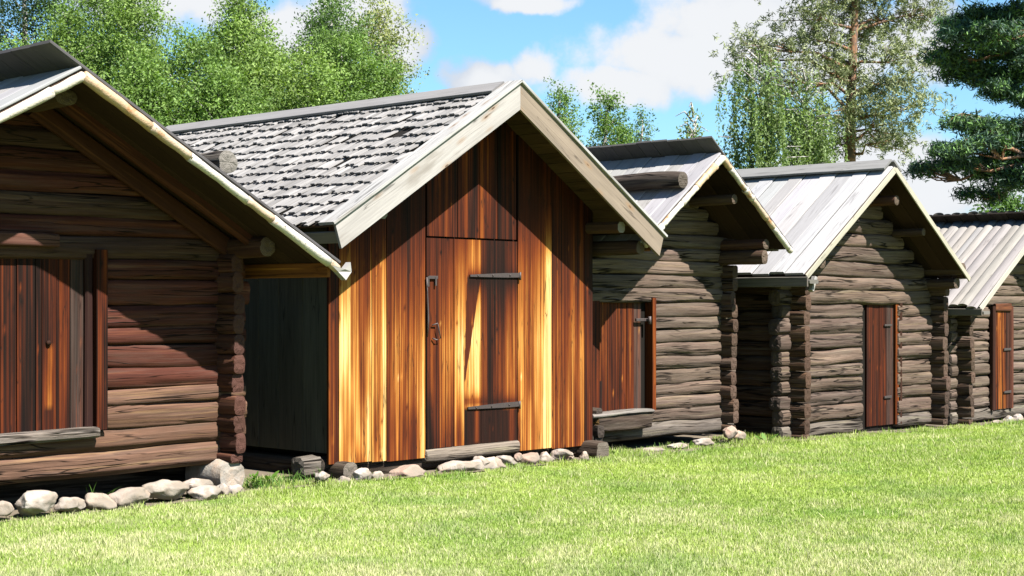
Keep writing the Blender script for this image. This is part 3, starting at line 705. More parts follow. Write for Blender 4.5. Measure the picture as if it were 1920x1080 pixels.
def hut_b():
    s1 = 3.66
    h = dict(s0=0., s1=s1, q0=0., depth=4.75, z0=.12, sa=1.92, za=3.74, th=.07, kl=.615, kr=.615, el=-.38, er=4.16, oh=.57, ex=.2, ef=.2)
    r = thing('boarded_hut', 'hut clad in upright yellow and rust red boards under a wood shingle roof', 'hut', 1.83, 0)
    zt = lambda sa_, sb_: (lambda s_: zroof(h, s_) - .004)
    edges = [612, 631, 693, 721, 794]
    mb = MB()
    for i in range(len(edges) - 1):
        a, b = edges[i], edges[i + 1]; facade_plank(mb, a, b, np.interp((a + b) / 2, [620, 1105], [.145, .045]) , zt(PS(a), PS(b)), 0., 11 + i)
    edges = [967, 1031, 1092, 1108]
    for i in range(len(edges) - 1):
        a, b = edges[i], edges[i + 1]; facade_plank(mb, a, b, np.interp((a + b) / 2, [620, 1105], [.145, .045]) + .02, zt(PS(a), PS(b)), 0., 31 + i)
    edges = [798, 856, 897, 931, 966]
    for i in range(len(edges) - 1):
        a, b = edges[i], edges[i + 1]; facade_plank(mb, a, b, 2.245, zt(PS(a), PS(b)), .012, 51 + i, above=True)
    # triangular backing behind the board tops so no gap shows at the soffit
    P = [(0.02, .03, .15), (s1 - .02, .03, .05), (s1 - .02, .03, zroof(h, s1) - .002), (h['sa'], .03, h['za'] - h['th'] - .004), (0.02, .03, zroof(h, 0) - .002)]
    mb.add(P, [(0, 1, 2, 3, 4)], [(p[0], p[2]) for p in P], (.02, .008, .005), smooth=False)
    mb.build('front_wall', M_FACE, r)
    # door
    mb = MB(); edges = [795, 846, 897.5, 966]
    for i in range(3): facade_plank(mb, edges[i], edges[i + 1], .20, 2.225, -.004, 71 + i, door=True, gap=.003)
    d = mb.build('door', M_FACE, r)
    def strap(pa, pb, w):
        (sa_, za_), (sb_, zb_) = pix(*pa), pix(*pb); mb = MB()
        A = np.array((sb_ - sa_, 0, zb_ - za_)); L = np.linalg.norm(A); A /= L; Bv = np.array((-A[2], 0, A[0]))
        n = 6; P = []
        for i in range(n + 1):
            t = i / n; hw = w * (.45 + .55 * min(1, t * 1.4)); p = np.array((sa_, -.040, za_)) + A * L * t
            for sg in (-1, 1):
                for o_ in (0, -.012): P.append(p + Bv * hw * sg + np.array((0, o_, 0)))
        f = []
        for i in range(n):
            a = i * 4; b = a + 4
            f += [(a + 1, b + 1, b + 3, a + 3), (a, a + 1, a + 3, a + 2)] if i == 0 else [(a + 1, b + 1, b + 3, a + 3)]
            f += [(a, b, b + 1, a + 1), (a + 2, a + 3, b + 3, b + 2)]
        a = n * 4; f.append((a, a + 2, a + 3, a + 1))
        mb.add(P, f, [(p[0], p[2]) for p in P], (1, 1, 1), smooth=False)
        tube(mb, [(sb_ + .012, -.05, zb_ - .05), (sb_ + .012, -.05, zb_ + .03)], .012, (1, 1, 1), 8)
        for t in (.15, .45, .8):
            p = np.array((sa_, -.05, za_)) + A * L * t; tube(mb, [p, p + np.array((0, -.012, 0))], .008, (1, 1, 1), 6)
        return mb.build('hinge', M_IRON, d)
    strap((875, 517), (967, 516), .023); strap((871, 765), (966, 757), .025)
    mb = MB(); s_, z_ = pix(797, 520); plank(mb, (s_, -.045, z_), (1, 0, 0), (0, 0, 1), (0, -1, 0), .12, .03, .014, (1, 1, 1), bev=.1)
    plank(mb, (s_ - .015, -.045, z_ - .09), (0, 0, 1), (1, 0, 0), (0, -1, 0), .10, .022, .02, (1, 1, 1), bev=.1); plank(mb, (s_ + .09, -.045, z_ - .08), (0, 0, 1), (1, 0, 0), (0, -1, 0), .08, .02, .018, (1, 1, 1), bev=.1)
    mb.build('latch_bracket', M_IRON, d)
    mb = MB(); tube(mb, [(pix(796, y)[0] + dx, -.052, pix(796, y)[1]) for y, dx in ((520, -.02), (548, -.012), (585, -.002), (600, 0), (632, -.012))], [.009, .007, .009, .011, .006], (1, 1, 1), 6); mb.build('latch_bar', M_IRON, d)
    mb = MB(); tube(mb, [(*[pix(a, b)[0]], -.05 - e, pix(a, b)[1]) for a, b, e in ((803, 610, 0), (811, 606, .02), (811, 612, .03), (815, 634, .03), (809, 637, .02), (804, 634, .0))], .007, (1, 1, 1), 6); mb.build('handle', M_IRON, d)
    mb = MB(); log(mb, 's', PS(794), PS(966), -.0, .125, .06, .065, (.22, .18, .145), sq=2.6, wob=.06); mb.build('threshold', M_LOG, r)
    # left side wall of grey boards
    mb = MB(); q = .03
    ws = [.36, .35, .30, .42, .33, .36, .31, .4, .35, .33, .36, .38, .4]
    for w in ws:
        if q + w > 4.75: w = 4.75 - q
        plank(mb, (0.03, q + w / 2, .235), (0, 0, 1), (0, 1, 0), (-1, 0, 0), 2.14, w - .006, .03, jit((.105, .094, .07), .18), jw=.002, bev=.12)
        q += w
        if q >= 4.74: break
    mb.build('side_wall', M_PLANK, r)
    mb = MB(); q = .03
    for w in ws:
        if q + w > 4.75: w = 4.75 - q
        plank(mb, (s1 - .03, q + w / 2, .1), (0, 0, 1), (0, 1, 0), (1, 0, 0), 2.2, w - .006, .03, jit((.06, .04, .03), .15), jw=.002, bev=.12)
        q += w
        if q >= 4.74: break
    mb.build('side_wall', M_PLANK, r)
    mb = MB()
    for i in range(12):
        a = .1 + i * .3; plank(mb, (a + .1, 4.72, .15), (0, 0, 1), (1, 0, 0), (0, 1, 0), zroof(h, min(max(a + .1, 0), s1)) - .3, .29, .03, jit((.07, .05, .04)), jw=.002)
    mb.build('back_wall', M_PLANK, r)
    # corner boards, sill logs crossing at the corners
    mb = MB(); plank(mb, (-.0, -.0, .16), (0, 0, 1), (0, 1, 0), (-1, 0, 0), 2.2, .06, .012, (.10, .025, .012)); mb.build('corner_board', M_TAR, r)
    mb = MB(); log(mb, 's', -.05, s1 + .1, .13, .095, .11, .12, (.06, .045, .035), sq=3.2, endt=(.14, .12, .1)); mb.build('sill_log', M_LOG, r)
    mb = MB(); log(mb, 's', -.26, -.06, .14, .125, .10, .10, (.16, .14, .12), sq=3.6, wob=.12, seg=14); mb.build('sill_stub', M_LOG, r)
    mb = MB(); log(mb, 'q', -.17, 4.8, .09, .075, .09, .10, (.07, .052, .04), sq=3.6, endt=(.17, .145, .12), wob=.08); mb.build('sill_log', M_LOG, r)
    mb = MB(); log(mb, 'q', -.24, 4.8, s1 - .06, .03, .11, .10, (.07, .05, .038), sq=3.6, endt=(.15, .125, .1), wob=.08); mb.build('sill_log', M_LOG, r)
    dark_core(h, r)
    # roof: battens, shingles on both slopes
    L = math.hypot(1, .615)
    for side, sg in (('l', -1), ('r', 1)):
        A = np.array((sg / L, 0, -.615 / L)); N = np.array((sg * .615 / L, 0, 1 / L)); B = np.array((0, 1., 0)); base = np.array((h['sa'], 0, h['za'] - h['th']))
        se = h['el'] if side == 'l' else h['er']; length = abs(se - h['sa']) * L; mb = MB()
        # soffit boards run along the ridge
        x = 0.0
        while x < length - .05:
            w = min(.17, length - x); plank(mb, base + A * (x + w / 2) + B * (-.55), B, A, N, 5.65, w - .006, .02, jit((.10, .06, .035), .35), seg=8, jw=.002, bev=.1); x += .17
        plank(mb, base + B * -.54 + A * length * .5 + N * .0215, B, A, N, 5.6, length - .03, .004, (.02, .018, .016), seg=3, jw=0, bev=.1)  # added dark sheet: deepens the shade in the gaps between shingles
        mb.build('roof_boarding', M_PLANK, r)
        mb = MB(); e = .2; rows = int(length / e) + 1
        for rw in range(rows):
            d0 = length - (rw + 1) * e * (length / rows) / e; d0 = length - (rw + 1) * length / rows; q = -.50; row_e = length / rows
            while q < 5.08:
                w = random.uniform(.07, .115); miss = random.random() < .03
                ln = row_e + random.uniform(.02, .05) + (random.uniform(-.02, .03)); lift = random.uniform(.022, .036)
                o = base + A * max(d0 - .02, 0.0) + B * (q + w / 2) + N * (.022 + (.0 if miss else 0))
                tilt = N * lift; A2 = A * ln + tilt; A2 = A2 / np.linalg.norm(A2)
                c = random.uniform(.24, .40); 
                sk = random.uniform(-.05, .05)
                A3 = A2 + B * sk; A3 /= np.linalg.norm(A3)
                if not miss: plank(mb, o, A3, B, N, ln, w - random.uniform(.018, .034), .015, (c, c * .955, c * .93), seg=2, jw=.0, bev=.1, end=.3)
                q += w
        mb.build('shingles', M_SHINGLE, r)
        # barge board: front board and the capping board over it
        mb = MB()
        tn = (.40, .375, .355) if side == 'l' else (.25, .20, .155)
        plank(mb, base + N * (-.055) + B * (-.545) + A * (.034), A, N, (0, -1, 0), length + .03, .22, .03, tn, jw=.0, bev=.06, cut1=-.05, cut0=-.615 * .22)
        bb = mb.build('barge_board', M_BARGE, r)
        mb = MB(); plank(mb, base + N * .058 + B * (-.50) - A * .04, A, B, N, length + .11, .20, .028, (.42, .41, .40), jw=.003, bev=.1); mb.build('barge_cap', M_BARGE, bb)
        mb = MB(); plank(mb, base + N * .068 + B * (-.38) + A * (.075 if side == 'l' else .085), B, A, N, 5.6, .21 if side == 'l' else .2, .028, (.26, .25, .25), seg=10, jw=.002, bev=.1); mb.build('ridge_board', M_ROOF, r)
        mb = MB(); plank(mb, base + A * (length - .015) + N * (-.10) + B * (-.50), B, N, A, 5.5, .11, .022, (.24, .22, .19) if side == 'l' else (.22, .09, .035), seg=10, jw=.002, bev=.1); mb.build('eave_board', M_ROOF, r)
    for s, z in ((.20, 2.41), (3.62, 2.40)):
        mb = MB(); plank(mb, (s, -.47, z - .06), (0, 1, 0), (1, 0, 0), (0, 0, 1), 5.2, .12, .12, (.10, .055, .03), jw=.003); 
        plank(mb, (s, -.474, z - .058), (0, 1, 0), (1, 0, 0), (0, 0, 1), .02, .115, .115, (.42, .36, .29), jw=.0); mb.build('wall_plate', M_PLANK, r)
    mb = MB(); log(mb, 'q', -.5, .3, h['sa'], 3.50, .05, .05, (.10, .05, .03), endt=(.3, .2, .12)); mb.build('ridge_beam', M_LOGR, r)
    mb = MB(); plank(mb, (3.95, -.2, 2.20), (0, 1, 0), (1, 0, 0), (0, 0, 1), 2.0, .10, .04, (.26, .09, .03)); mb.build('eave_board', M_TAR, r) if False else None
hut_b()

# ---------- grey log huts
def corner_block(*a): pass
def hut_c():
    h = dict(s0=3.90, s1=6.86, q0=.25, depth=4.0, z0=.04, sa=5.46, za=3.33, th=.06, kl=.72, kr=.72, el=4.02, er=6.90, oh=.73, ex=.16, ef=.15)
    h['s1'] = 6.62
    r = thing('log_hut', 'grey log hut directly right of the boarded hut with a log on its roof', 'hut', 5.3, .25)
    c = .162
    gc = lambda i, z, t: (.145, .122, .105) if i == 0 else jit((.130, .092, .072), .25)
    door = (3.95, 5.14, .34, 1.68)
    wall_logs(h, r, 'front_wall', .25, GREY, M_LOG, door, c, True, gc)
    wall_logs(h, r, 'back_wall', .25 + h['depth'] - .17, GREY, M_LOG, None, c, False)
    side_logs(h, r, 'side_wall', h['s1'], -1, (.11, .066, .046), M_LOG, c, zroof(h, h['s1']))
    side_logs(h, r, 'side_wall', h['s0'], 1, (.08, .06, .048), M_LOG, c, 2.15, low=.42)
    dark_core(h, r)
    roof_boards(h, r, 'l', .2, SILVER, t=.025, alt=.2)
    roof_boards(h, r, 'r', .2, (.12, .115, .11), ext=.30, t=.026, alt=.1)  # underside shade of the ridge overhang painted into this slope's tint
    bark_edge(h, r, 'l'); bark_edge(h, r, 'r')
    Q = .25
    purlin(r, h, 5.34, 3.09, .06, q_from=Q - .55); purlin(r, h, 4.68, 2.60, .05, q_from=Q - .6, rz=.07); purlin(r, h, 5.86, 2.80, .06, q_from=Q - .62)
    purlin(r, h, 6.52, 2.31, .07, q_from=Q - .62, rz=.065, name='wall_plate', tint=(.12, .055, .035)); purlin(r, h, 6.50, 2.14, .07, rz=.09, q_from=Q - .62, name='wall_plate')
    purlin(r, h, 3.98, 2.21, .08, q_from=Q - .7, name='wall_plate')
    # door set back in its opening
    ps = [PS(x, .3) for x in (1128, 1146, 1163, 1178, 1192, 1206)]
    d = streak_door(r, ps, .36, 1.66, .36, [.29, .25, .31, .27, (.22, .5, None)], amp=1.3)
    mb = MB(); s_, z_ = pix(1200, 600, .25); plank(mb, (s_ - .03, .30, z_), (1, 0, 0), (0, 0, 1), (0, -1, 0), .22, .035, .02, (1, 1, 1)); tube(mb, [(s_ + .17, .24, z_ - .05), (s_ + .17, .24, z_ + .04)], .02, (1, 1, 1)); mb.build('hinge', M_IRON, d)
    mb = MB(); s_, z_ = pix(1130, 735, .25); plank(mb, (s_, .30, z_ - .18), (0, 0, 1), (1, 0, 0), (0, -1, 0), .30, .035, .03, (.02, .01, .008)); mb.build('latch_post', M_TAR, d)
    mb = MB(); streak_plank(mb, PS(1104, .25), PS(1126, .25), .36, 1.64, .36, .22, th=.1); mb.build('door_jamb', M_FACE, r)
    mb = MB(); streak_plank(mb, PS(1221, .25), PS(1228, .25), .36, 1.66, .34, .33, th=.11); mb.build('door_jamb', M_FACE, r)
    mb = MB(); s_ = PS(1128, .05); log(mb, 's', s_, PS(1229, .05), .17, .27, .10, .10, (.065, .045, .035), sq=3.6, wob=.05, endt=(.25, .14, .05))
    log(mb, 's', s_ - .1, PS(1229, .05) + .01, .17, .365, .11, .025, (.19, .17, .155), sq=3.5); mb.build('door_sill', M_LOG, r)
    # weight log on the near slope, one on the far slope
    for s, qf, lab, rr in ((4.74, -.45, 'thick dark weight log lying across the near roof slope of the third hut', .10), (5.98, .5, 'log end just showing over the far roof slope of the third hut', .085)):
        zz = h['za'] - abs(s - h['sa']) * .72 + rr * 1.05 + .05
        mb = MB(); log(mb, 'q', qf, 4.2, s, zz, rr, rr * .95, (.075, .058, .048), sq=2.2, endt=(.11, .09, .075)); o = mb.build('roof_log', M_LOG); o.matrix_world = Matrix.Translation(S2W(0, 0)) @ Matrix.Rotation(ROT, 4, 'Z')
        tag(o, lab, 'log', 'weight logs on the roofs')
hut_c()

def hut_d():
    h = dict(s0=7.66, s1=11.56, q0=0., depth=4.2, z0=-.15, sa=9.36, za=3.42, th=.06, kl=.66, kr=.67, el=7.16, er=11.50, oh=.52, ex=.2, ef=.2)
    r = thing('log_hut', 'grey log hut with pale plank roof and a narrow dark red door, fourth from left', 'hut', 9.6, 0)
    c = .195
    gc = lambda i, z, t: jit((.15, .125, .105), .1) if i == 0 else jit((.130, .091, .071), .25)
    door = (9.47, 10.46, -.2, 1.62)
    wall_logs(h, r, 'front_wall', 0., GREY, M_LOG, door, c, True, gc)
    wall_logs(h, r, 'back_wall', h['depth'] - .17, GREY, M_LOG, None, c, False)
    side_logs(h, r, 'side_wall', h['s1'], -1, (.11, .068, .048), M_LOG, c, zroof(h, h['s1']))
    side_logs(h, r, 'side_wall', h['s0'], 1, (.11, .062, .040), M_LOG, c, zroof(h, h['s0']))
    dark_core(h, r)
    roof_boards(h, r, 'l', .25, (.40, .39, .395), t=.034, alt=.45, tj=.16); roof_boards(h, r, 'r', .27, (.42, .415, .42), t=.03)
    # pale sawn edge board along the front of the slopes
    for side, sg, k in (('l', -1, .66), ('r', 1, .67)):
        L = math.hypot(1, k); A = np.array((sg / L, 0, -k / L)); N = np.array((sg * k / L, 0, 1 / L)); B = np.array((0, 1., 0)); base = np.array((h['sa'], 0, h['za'] - h['th'] * .4))
        ln = abs((h['el'] if sg < 0 else h['er']) - h['sa']) * L
        mb = MB(); plank(mb, base + B * -.53 - N * .02, A, N, (0, -1, 0), ln + .02, .075, .02, (.42, .39, .31), bev=.2, cut0=.05); mb.build('edge_board', M_ROOF, r)
        mb = MB(); plank(mb, base + N * .088 + B * -.5 + A * (.085 if sg < 0 else .10), B, A, N, 5.0, .24, .03, (.25, .245, .24), seg=9, bev=.1); mb.build('ridge_board', M_ROOF, r)
    # gutter board at the near eave
    mb = MB(); z_ = zroof(h, h['el']); plank(mb, (7.20, -.62, z_ - .07), (0, 1, 0), (1, 0, 0), (0, 0, 1), 4.6, .20, .05, (.20, .185, .165), seg=9)
    plank(mb, (7.10, -.60, z_ - .05), (0, 1, 0), (0, 0, 1), (-1, 0, 0), 4.6, .12, .03, (.17, .15, .13), seg=9); mb.build('gutter_board', M_ROOF, r)
    mb = MB(); plank(mb, (7.28, -.56, z_ - .16), (.45, 0, .9), (.9, 0, -.45), (0, 1, 0), .19, .05, .07, (.36, .34, .32)); mb.build('carved_roof_hook', M_ROOF, r)
    purlin(r, h, 9.62, 2.98, .07, q_from=-.42, tint=(.13, .06, .04)); purlin(r, h, 8.68, 2.84, .075, q_from=-.42)
    purlin(r, h, 10.36, 2.58, .055, q_from=-.42); purlin(r, h, 11.38, 2.08, .10, q_from=-.5, name='wall_plate', rz=.09); purlin(r, h, 11.36, 1.88, .10, q_from=-.42, name='wall_plate', rz=.08)
    purlin(r, h, 7.72, 2.13, .09, q_from=-.42, name='wall_plate')
    mb = MB(); s_, z_ = pix(1622, 425); log(mb, 's', s_ - .09, s_ + .09, .02, z_, .03, .035, (.015, .006, .004), sq=5); mb.build('vent_hatch', M_TAR, r)
    ps = [PS(x, .06) for x in (1626, 1637, 1650, 1663, 1676)]
    d = streak_door(r, ps, -.10, 1.6, .10, [.22, .19, .20, (.15, .45, None)])
    mb = MB(); streak_plank(mb, PS(1678, .04), PS(1684, .04), -.10, 1.6, .08, .45, th=.05); mb.build('door_jamb', M_FACE, r)
    mb = MB(); plank(mb, (PS(1687, .04), .08, -.10), (0, 0, 1), (1, 0, 0), (0, -1, 0), 1.7, .06, .07, (.05, .022, .014)); mb.build('door_jamb', M_TAR, r)
    for y in (610, 745):
        mb = MB(); s_, z_ = pix(1668, y); plank(mb, (s_ - .05, .06, z_), (1, 0, 0), (0, 0, 1), (0, -1, 0), .2, .035, .012, (1, 1, 1)); mb.build('hinge', M_IRON, d)
hut_d()

def hut_e():
    h = dict(s0=12.22, s1=16.0, q0=0., depth=4.2, z0=-.19, sa=14.0, za=2.89, th=.06, kl=.585, kr=.61, el=11.74, er=16.3, oh=.55, ex=.2, ef=.2)
    r = thing('log_hut', 'grey log hut at the right edge with ribbed roof and orange brown door', 'hut', 14.1, 0)
    c = .172; gc = lambda i, z, t: jit((.16, .14, .12), .1) if i == 0 else jit((.145, .105, .083), .2)
    door = (PS(1856), PS(1896), -.02, 1.58)
    wall_logs(h, r, 'front_wall', 0., GREY, M_LOG, door, c, True, gc)
    wall_logs(h, r, 'back_wall', h['depth'] - .17, GREY, M_LOG, None, c, False)
    side_logs(h, r, 'side_wall', h['s1'], -1, (.11, .068, .048), M_LOG, c, zroof(h, h['s1']))
    side_logs(h, r, 'side_wall', h['s0'], 1, (.11, .068, .046), M_LOG, c, zroof(h, h['s0']))
    dark_core(h, r)
    roof_boards(h, r, 'l', .15, (.31, .29, .275), t=.03, style='half'); roof_boards(h, r, 'r', .15, (.10, .09, .08), t=.03, style='half', ext=.26)
    L = math.hypot(1, .61); A = np.array((-1 / L, 0, -.61 / L)); N = np.array((-.61 / L, 0, 1 / L)); B = np.array((0, 1., 0)); base = np.array((h['sa'], 0, h['za'] - h['th'] * .5))
    for sg in (-1, 1):
        A = np.array((sg / L, 0, -.61 / L)); N = np.array((sg * .61 / L, 0, 1 / L))
        mb = MB(); plank(mb, base + B * -.56 - N * .0, A, N, (0, -1, 0), 2.6, .09, .02, (.45, .42, .36), bev=.2); mb.build('edge_board', M_ROOF, r)
    # underside of the boards carried past the ridge
    mb = MB(); A = np.array((-1 / L, 0, .61 / L)); N = np.array((.61 / L, 0, 1 / L))
    for k in range(18): plank(mb, np.array((h['sa'] + .02, -.54 + .13 + k * .26, h['za'] - h['th'] * .5 + .0)), A, B, N, .26, .25, .02, jit((.045, .035, .03), .3))
    mb.build('ridge_overhang', M_PLANK, r)
    mb = MB(); z_ = zroof(h, h['el']); plank(mb, (11.80, -.66, z_ - .07), (0, 1, 0), (1, 0, 0), (0, 0, 1), 4.6, .2, .05, (.24, .22, .2), seg=9); plank(mb, (11.70, -.64, z_ - .04), (0, 1, 0), (0, 0, 1), (-1, 0, 0), 4.6, .10, .03, (.16, .14, .12), seg=9); mb.build('gutter_board', M_ROOF, r)
    purlin(r, h, 13.05, 2.25, .07, q_from=-.45); purlin(r, h, 12.30, 1.72, .08, q_from=-.42, name='wall_plate')
    ps = [PS(x, .0) for x in (1861, 1868, 1876, 1884, 1890)]
    d = streak_door(r, ps, -.05, 1.52, .0, [.22, .46, .22, (.16, .2, None)], amp=1.4)
    mb = MB(); plank(mb, (PS(1858.5), .03, -.05), (0, 0, 1), (1, 0, 0), (0, -1, 0), 1.6, .07, .09, (.05, .02, .014)); plank(mb, (PS(1893), .03, -.05), (0, 0, 1), (1, 0, 0), (0, -1, 0), 1.6, .10, .08, (.10, .035, .022)); mb.build('door_jamb', M_TAR, r)
    mb = MB(); plank(mb, (PS(1861), -.01, 1.53), (1, 0, 0), (0, 0, 1), (0, -1, 0), .55, .12, .05, (.14, .05, .025)); mb.build('lintel', M_TAR, r)
    for y in (655, 735):
        mb = MB(); s_, z_ = pix(1880, y); plank(mb, (s_ - .05, -.04, z_), (1, 0, 0), (0, 0, 1), (0, -1, 0), .25, .04, .012, (1, 1, 1)); mb.build('hinge', M_IRON, d)
hut_e()

# ------------------------------------------------------------------ stones, weeds
import bmesh
def stone(px, pyb, wpx, hpx, q=-.22, tint=(.50, .45, .40), label='', name='foundation_stone', dep=None, rot=None, grp='foundation stones along the hut fronts'):
    s, z = pix(px, pyb, q); y = (S2W(s, q)).y; k = FPX / y
    w = wpx / k / 2 * 1.25; hh = hpx / k / 2 * 1.2
    bm = bmesh.new(); bmesh.ops.create_icosphere(bm, subdivisions=4, radius=1)
    sd_ = random.randint(0, 9999); rng = random.Random(sd_)
    planes = []
    for _ in range(24):
        a = Vector((rng.gauss(0, 1), rng.gauss(0, 1), rng.gauss(0, .8))).normalized(); planes.append((a, rng.uniform(.62, .86)))
    for v in bm.verts:
        c = v.co.copy()
        for a, d in planes:
            t = c.dot(a)
            if t > d: c -= a * (t - d) * .97
        v.co = c
    d_ = dep or min(w, .16)
    from mathutils import noise as mn
    for v in bm.verts:
        f = 1 + .22 * mn.noise(v.co * 1.5 + Vector((sd_, 0, 0))) + .05 * mn.noise(v.co * 6 + Vector((sd_, 3, 0)))
        v.co = Vector((v.co.x * w * f, v.co.y * d_ * f, v.co.z * hh * 1.15 * f))
    me = bpy.data.meshes.new(name); bm.to_mesh(me); bm.free()
    ca = me.color_attributes.new('tint', 'FLOAT_COLOR', 'POINT'); tt = [v_ * .46 for v_ in jit((tint[0], tint[1] * .95, tint[2] * .93), .2)]
    ca.data.foreach_set('color', np.tile(np.array([*tt, 1], np.float32), len(me.vertices)))
    for p in me.polygons: p.use_smooth = True
    me.materials.append(M_STONE); o = bpy.data.objects.new(name, me); COL.objects.link(o)
    w3 = S2W(s, q); gh = float(ground_h(w3.x, w3.y)); o.location = (w3.x, w3.y, max(z, gh - .02) + hh * .9)
    o.rotation_euler = (0, rot or random.uniform(-.08, .08), ROT + random.uniform(-.25, .25))
    tag(o, label, 'stone', grp)
PALE = (.52, .47, .42); PINK = (.50, .33, .25); WHT = (.56, .53, .50); TAN = (.42, .36, .30)
def za_(x): return x * .3646
def zay(y): return 820 + y * .3646
for cx, w, t, b, c, q, lab in [
    (15, 100, 335, 405, TAN, -.22, 'grey stone cut by the left picture edge, below the big log hut'),
    (190, 225, 295, 395, WHT, -.24, 'large white angular stone near the left edge under the big log hut'),
    (368, 150, 315, 382, PALE, -.2, 'pale low stone just right of the large white angular stone'),
    (500, 160, 300, 372, TAN, -.2, 'tan sloping stone left of the broad grey boulder'),
    (668, 205, 270, 357, TAN, -.22, 'broad grey rounded boulder under the big log hut sill'),
    (850, 235, 225, 322, PALE, -.2, 'biggest tawny boulder of the row under the big log hut'),
    (1010, 140, 215, 275, PALE, -.13, 'pale stone set back behind the row, near the corner of the big log hut'),
    (1052, 175, 252, 326, PALE, -.25, 'low pale stone in front of the set back one near the hut corner'),
    (1150, 60, 245, 302, WHT, -.22, 'small white stone, second from the end of the left hut row'),
    (1207, 75, 250, 308, WHT, -.22, 'small white blocky stone at the right end of the left hut row')]:
    stone(za_(cx), zay(b), w * .3646, (b - t) * .3646, q, c, lab)
for cx, w, t, b, c, q, lab in [
    (203, 88, 342, 402, WHT, -.25, 'small white stone left of the boarded hut corner log'),
    (330, 78, 365, 422, PALE, -.3, 'small pale stone under the left corner log end of the boarded hut'),
    (440, 118, 325, 408, WHT, -.22, 'rounded white stone under the left boards of the boarded hut'),
    (530, 76, 340, 402, WHT, -.22, 'small white stone beside the rounded white one'),
    (715, 235, 322, 390, PINK, -.2, 'flat pinkish stone left of the long slab'),
    (1165, 120, 252, 325, PALE, -.16, 'pale stone at the right end of the long slab'),
    (1240, 110, 272, 335, PINK, -.2, 'pink stone below the door of the boarded hut'),
    (1300, 150, 240, 300, PALE, -.14, 'broad pale stone under the right side of the boarded hut door'),
    (1380, 56, 230, 277, PINK, -.16, 'small upright pink stone between two pale ones'),
    (1455, 118, 228, 300, PINK, -.16, 'rose coloured stone right of the small upright one'),
    (1548, 96, 232, 294, PALE, -.16, 'rounded cream stone under the right boards of the boarded hut'),
    (1640, 125, 198, 264, PALE, -.1, 'raised angular stone near the right corner of the boarded hut'),
    (1690, 55, 232, 280, PINK, -.18, 'small pink stone below the raised angular stone'),
    (1780, 60, 226, 284, TAN, -.3, 'brownish stone in front of the right corner log of the boarded hut')]:
    stone(540 + cx * .3125, 780 + b * .3125, w * .3125, (b - t) * .3125, q, c, lab)
stone(862, 893, 112, 22, -.19, PALE, 'long white foundation slab below the boarded hut door', rot=-.03, dep=.12, name='foundation_slab')
stone(905, 885, 70, 24, -.18, PALE, 'short pale slab leaning against the long white slab', rot=-.12, dep=.1, name='foundation_slab')
for px, py, w, hh, c, lab in [
    (1225, 850, 60, 10, PALE, 'flat pale stone in the grass below the third hut door'), (1270, 843, 60, 11, PALE, 'flat pale stone midway under the third hut wall'), (1318, 836, 50, 12, PALE, 'flat pale stone toward the right corner of the third hut'),
    (1368, 822, 36, 22, PINK, 'pinkish stone under the right corner of the third hut'), (1386, 826, 28, 16, PINK, 'little pink stone beside the third hut corner stone'),
    (1893, 794, 26, 12, WHT, 'white stone in front of the hut at the right edge'), (1910, 793, 24, 14, WHT, 'white stone touching the right picture edge'), (1870, 797, 20, 8, PALE, 'small pale stone left of the white ones at the right edge')]:
    stone(px, py, w, hh, .0 if px < 1400 else -.25, c, lab, dep=.1)
# flat orange-brown stone in the lawn
stone(316, 958, 28, 10, -.62, (.45, .2, .1), 'flat orange brown stone lying in the lawn before the tawny boulder', name='lawn_stone', dep=.05, grp=None) if False else None

def blade_tuft(px, py, q, n, hmin, hmax, label, name='grass_tuft', spread=.08, wide=.004, col=(.10, .22, .03)):
    s, z = pix(px, py, q); mb = MB(); w0 = S2W(s, q); g = float(ground_h(w0.x, w0.y))
    for i in range(n):
        x, y = random.gauss(0, spread), random.gauss(0, spread * .5); hgt = random.uniform(hmin, hmax); a = random.uniform(0, 6.28); ln = random.uniform(.2, .9) * hgt
        k = 5; P = []; wd = wide * random.uniform(.6, 1.4); pa = a + 1.57 + random.uniform(-.6, .6)
        for j in range(k + 1):
            t = j / k; c = np.array((x + math.cos(a) * ln * t * t, y + math.sin(a) * ln * t * t, hgt * (t - .35 * t * t * ln / hgt)))
            ww = wd * (1 - t) ** .6 + .0004
            P += [c - np.array((math.cos(pa), math.sin(pa), 0)) * ww, c + np.array((math.cos(pa), math.sin(pa), 0)) * ww]
        f = [(2 * j, 2 * j + 1, 2 * j + 3, 2 * j + 2) for j in range(k)]
        mb.add(P, f, [(p[0], p[2]) for p in P], jit(col, .3))
    o = mb.build(name, M_GRASS); o.location = (w0.x, w0.y, g); tag(o, label, 'grass tuft', 'grass tufts by the foundations', 'stuff' if spread > .045 else None)
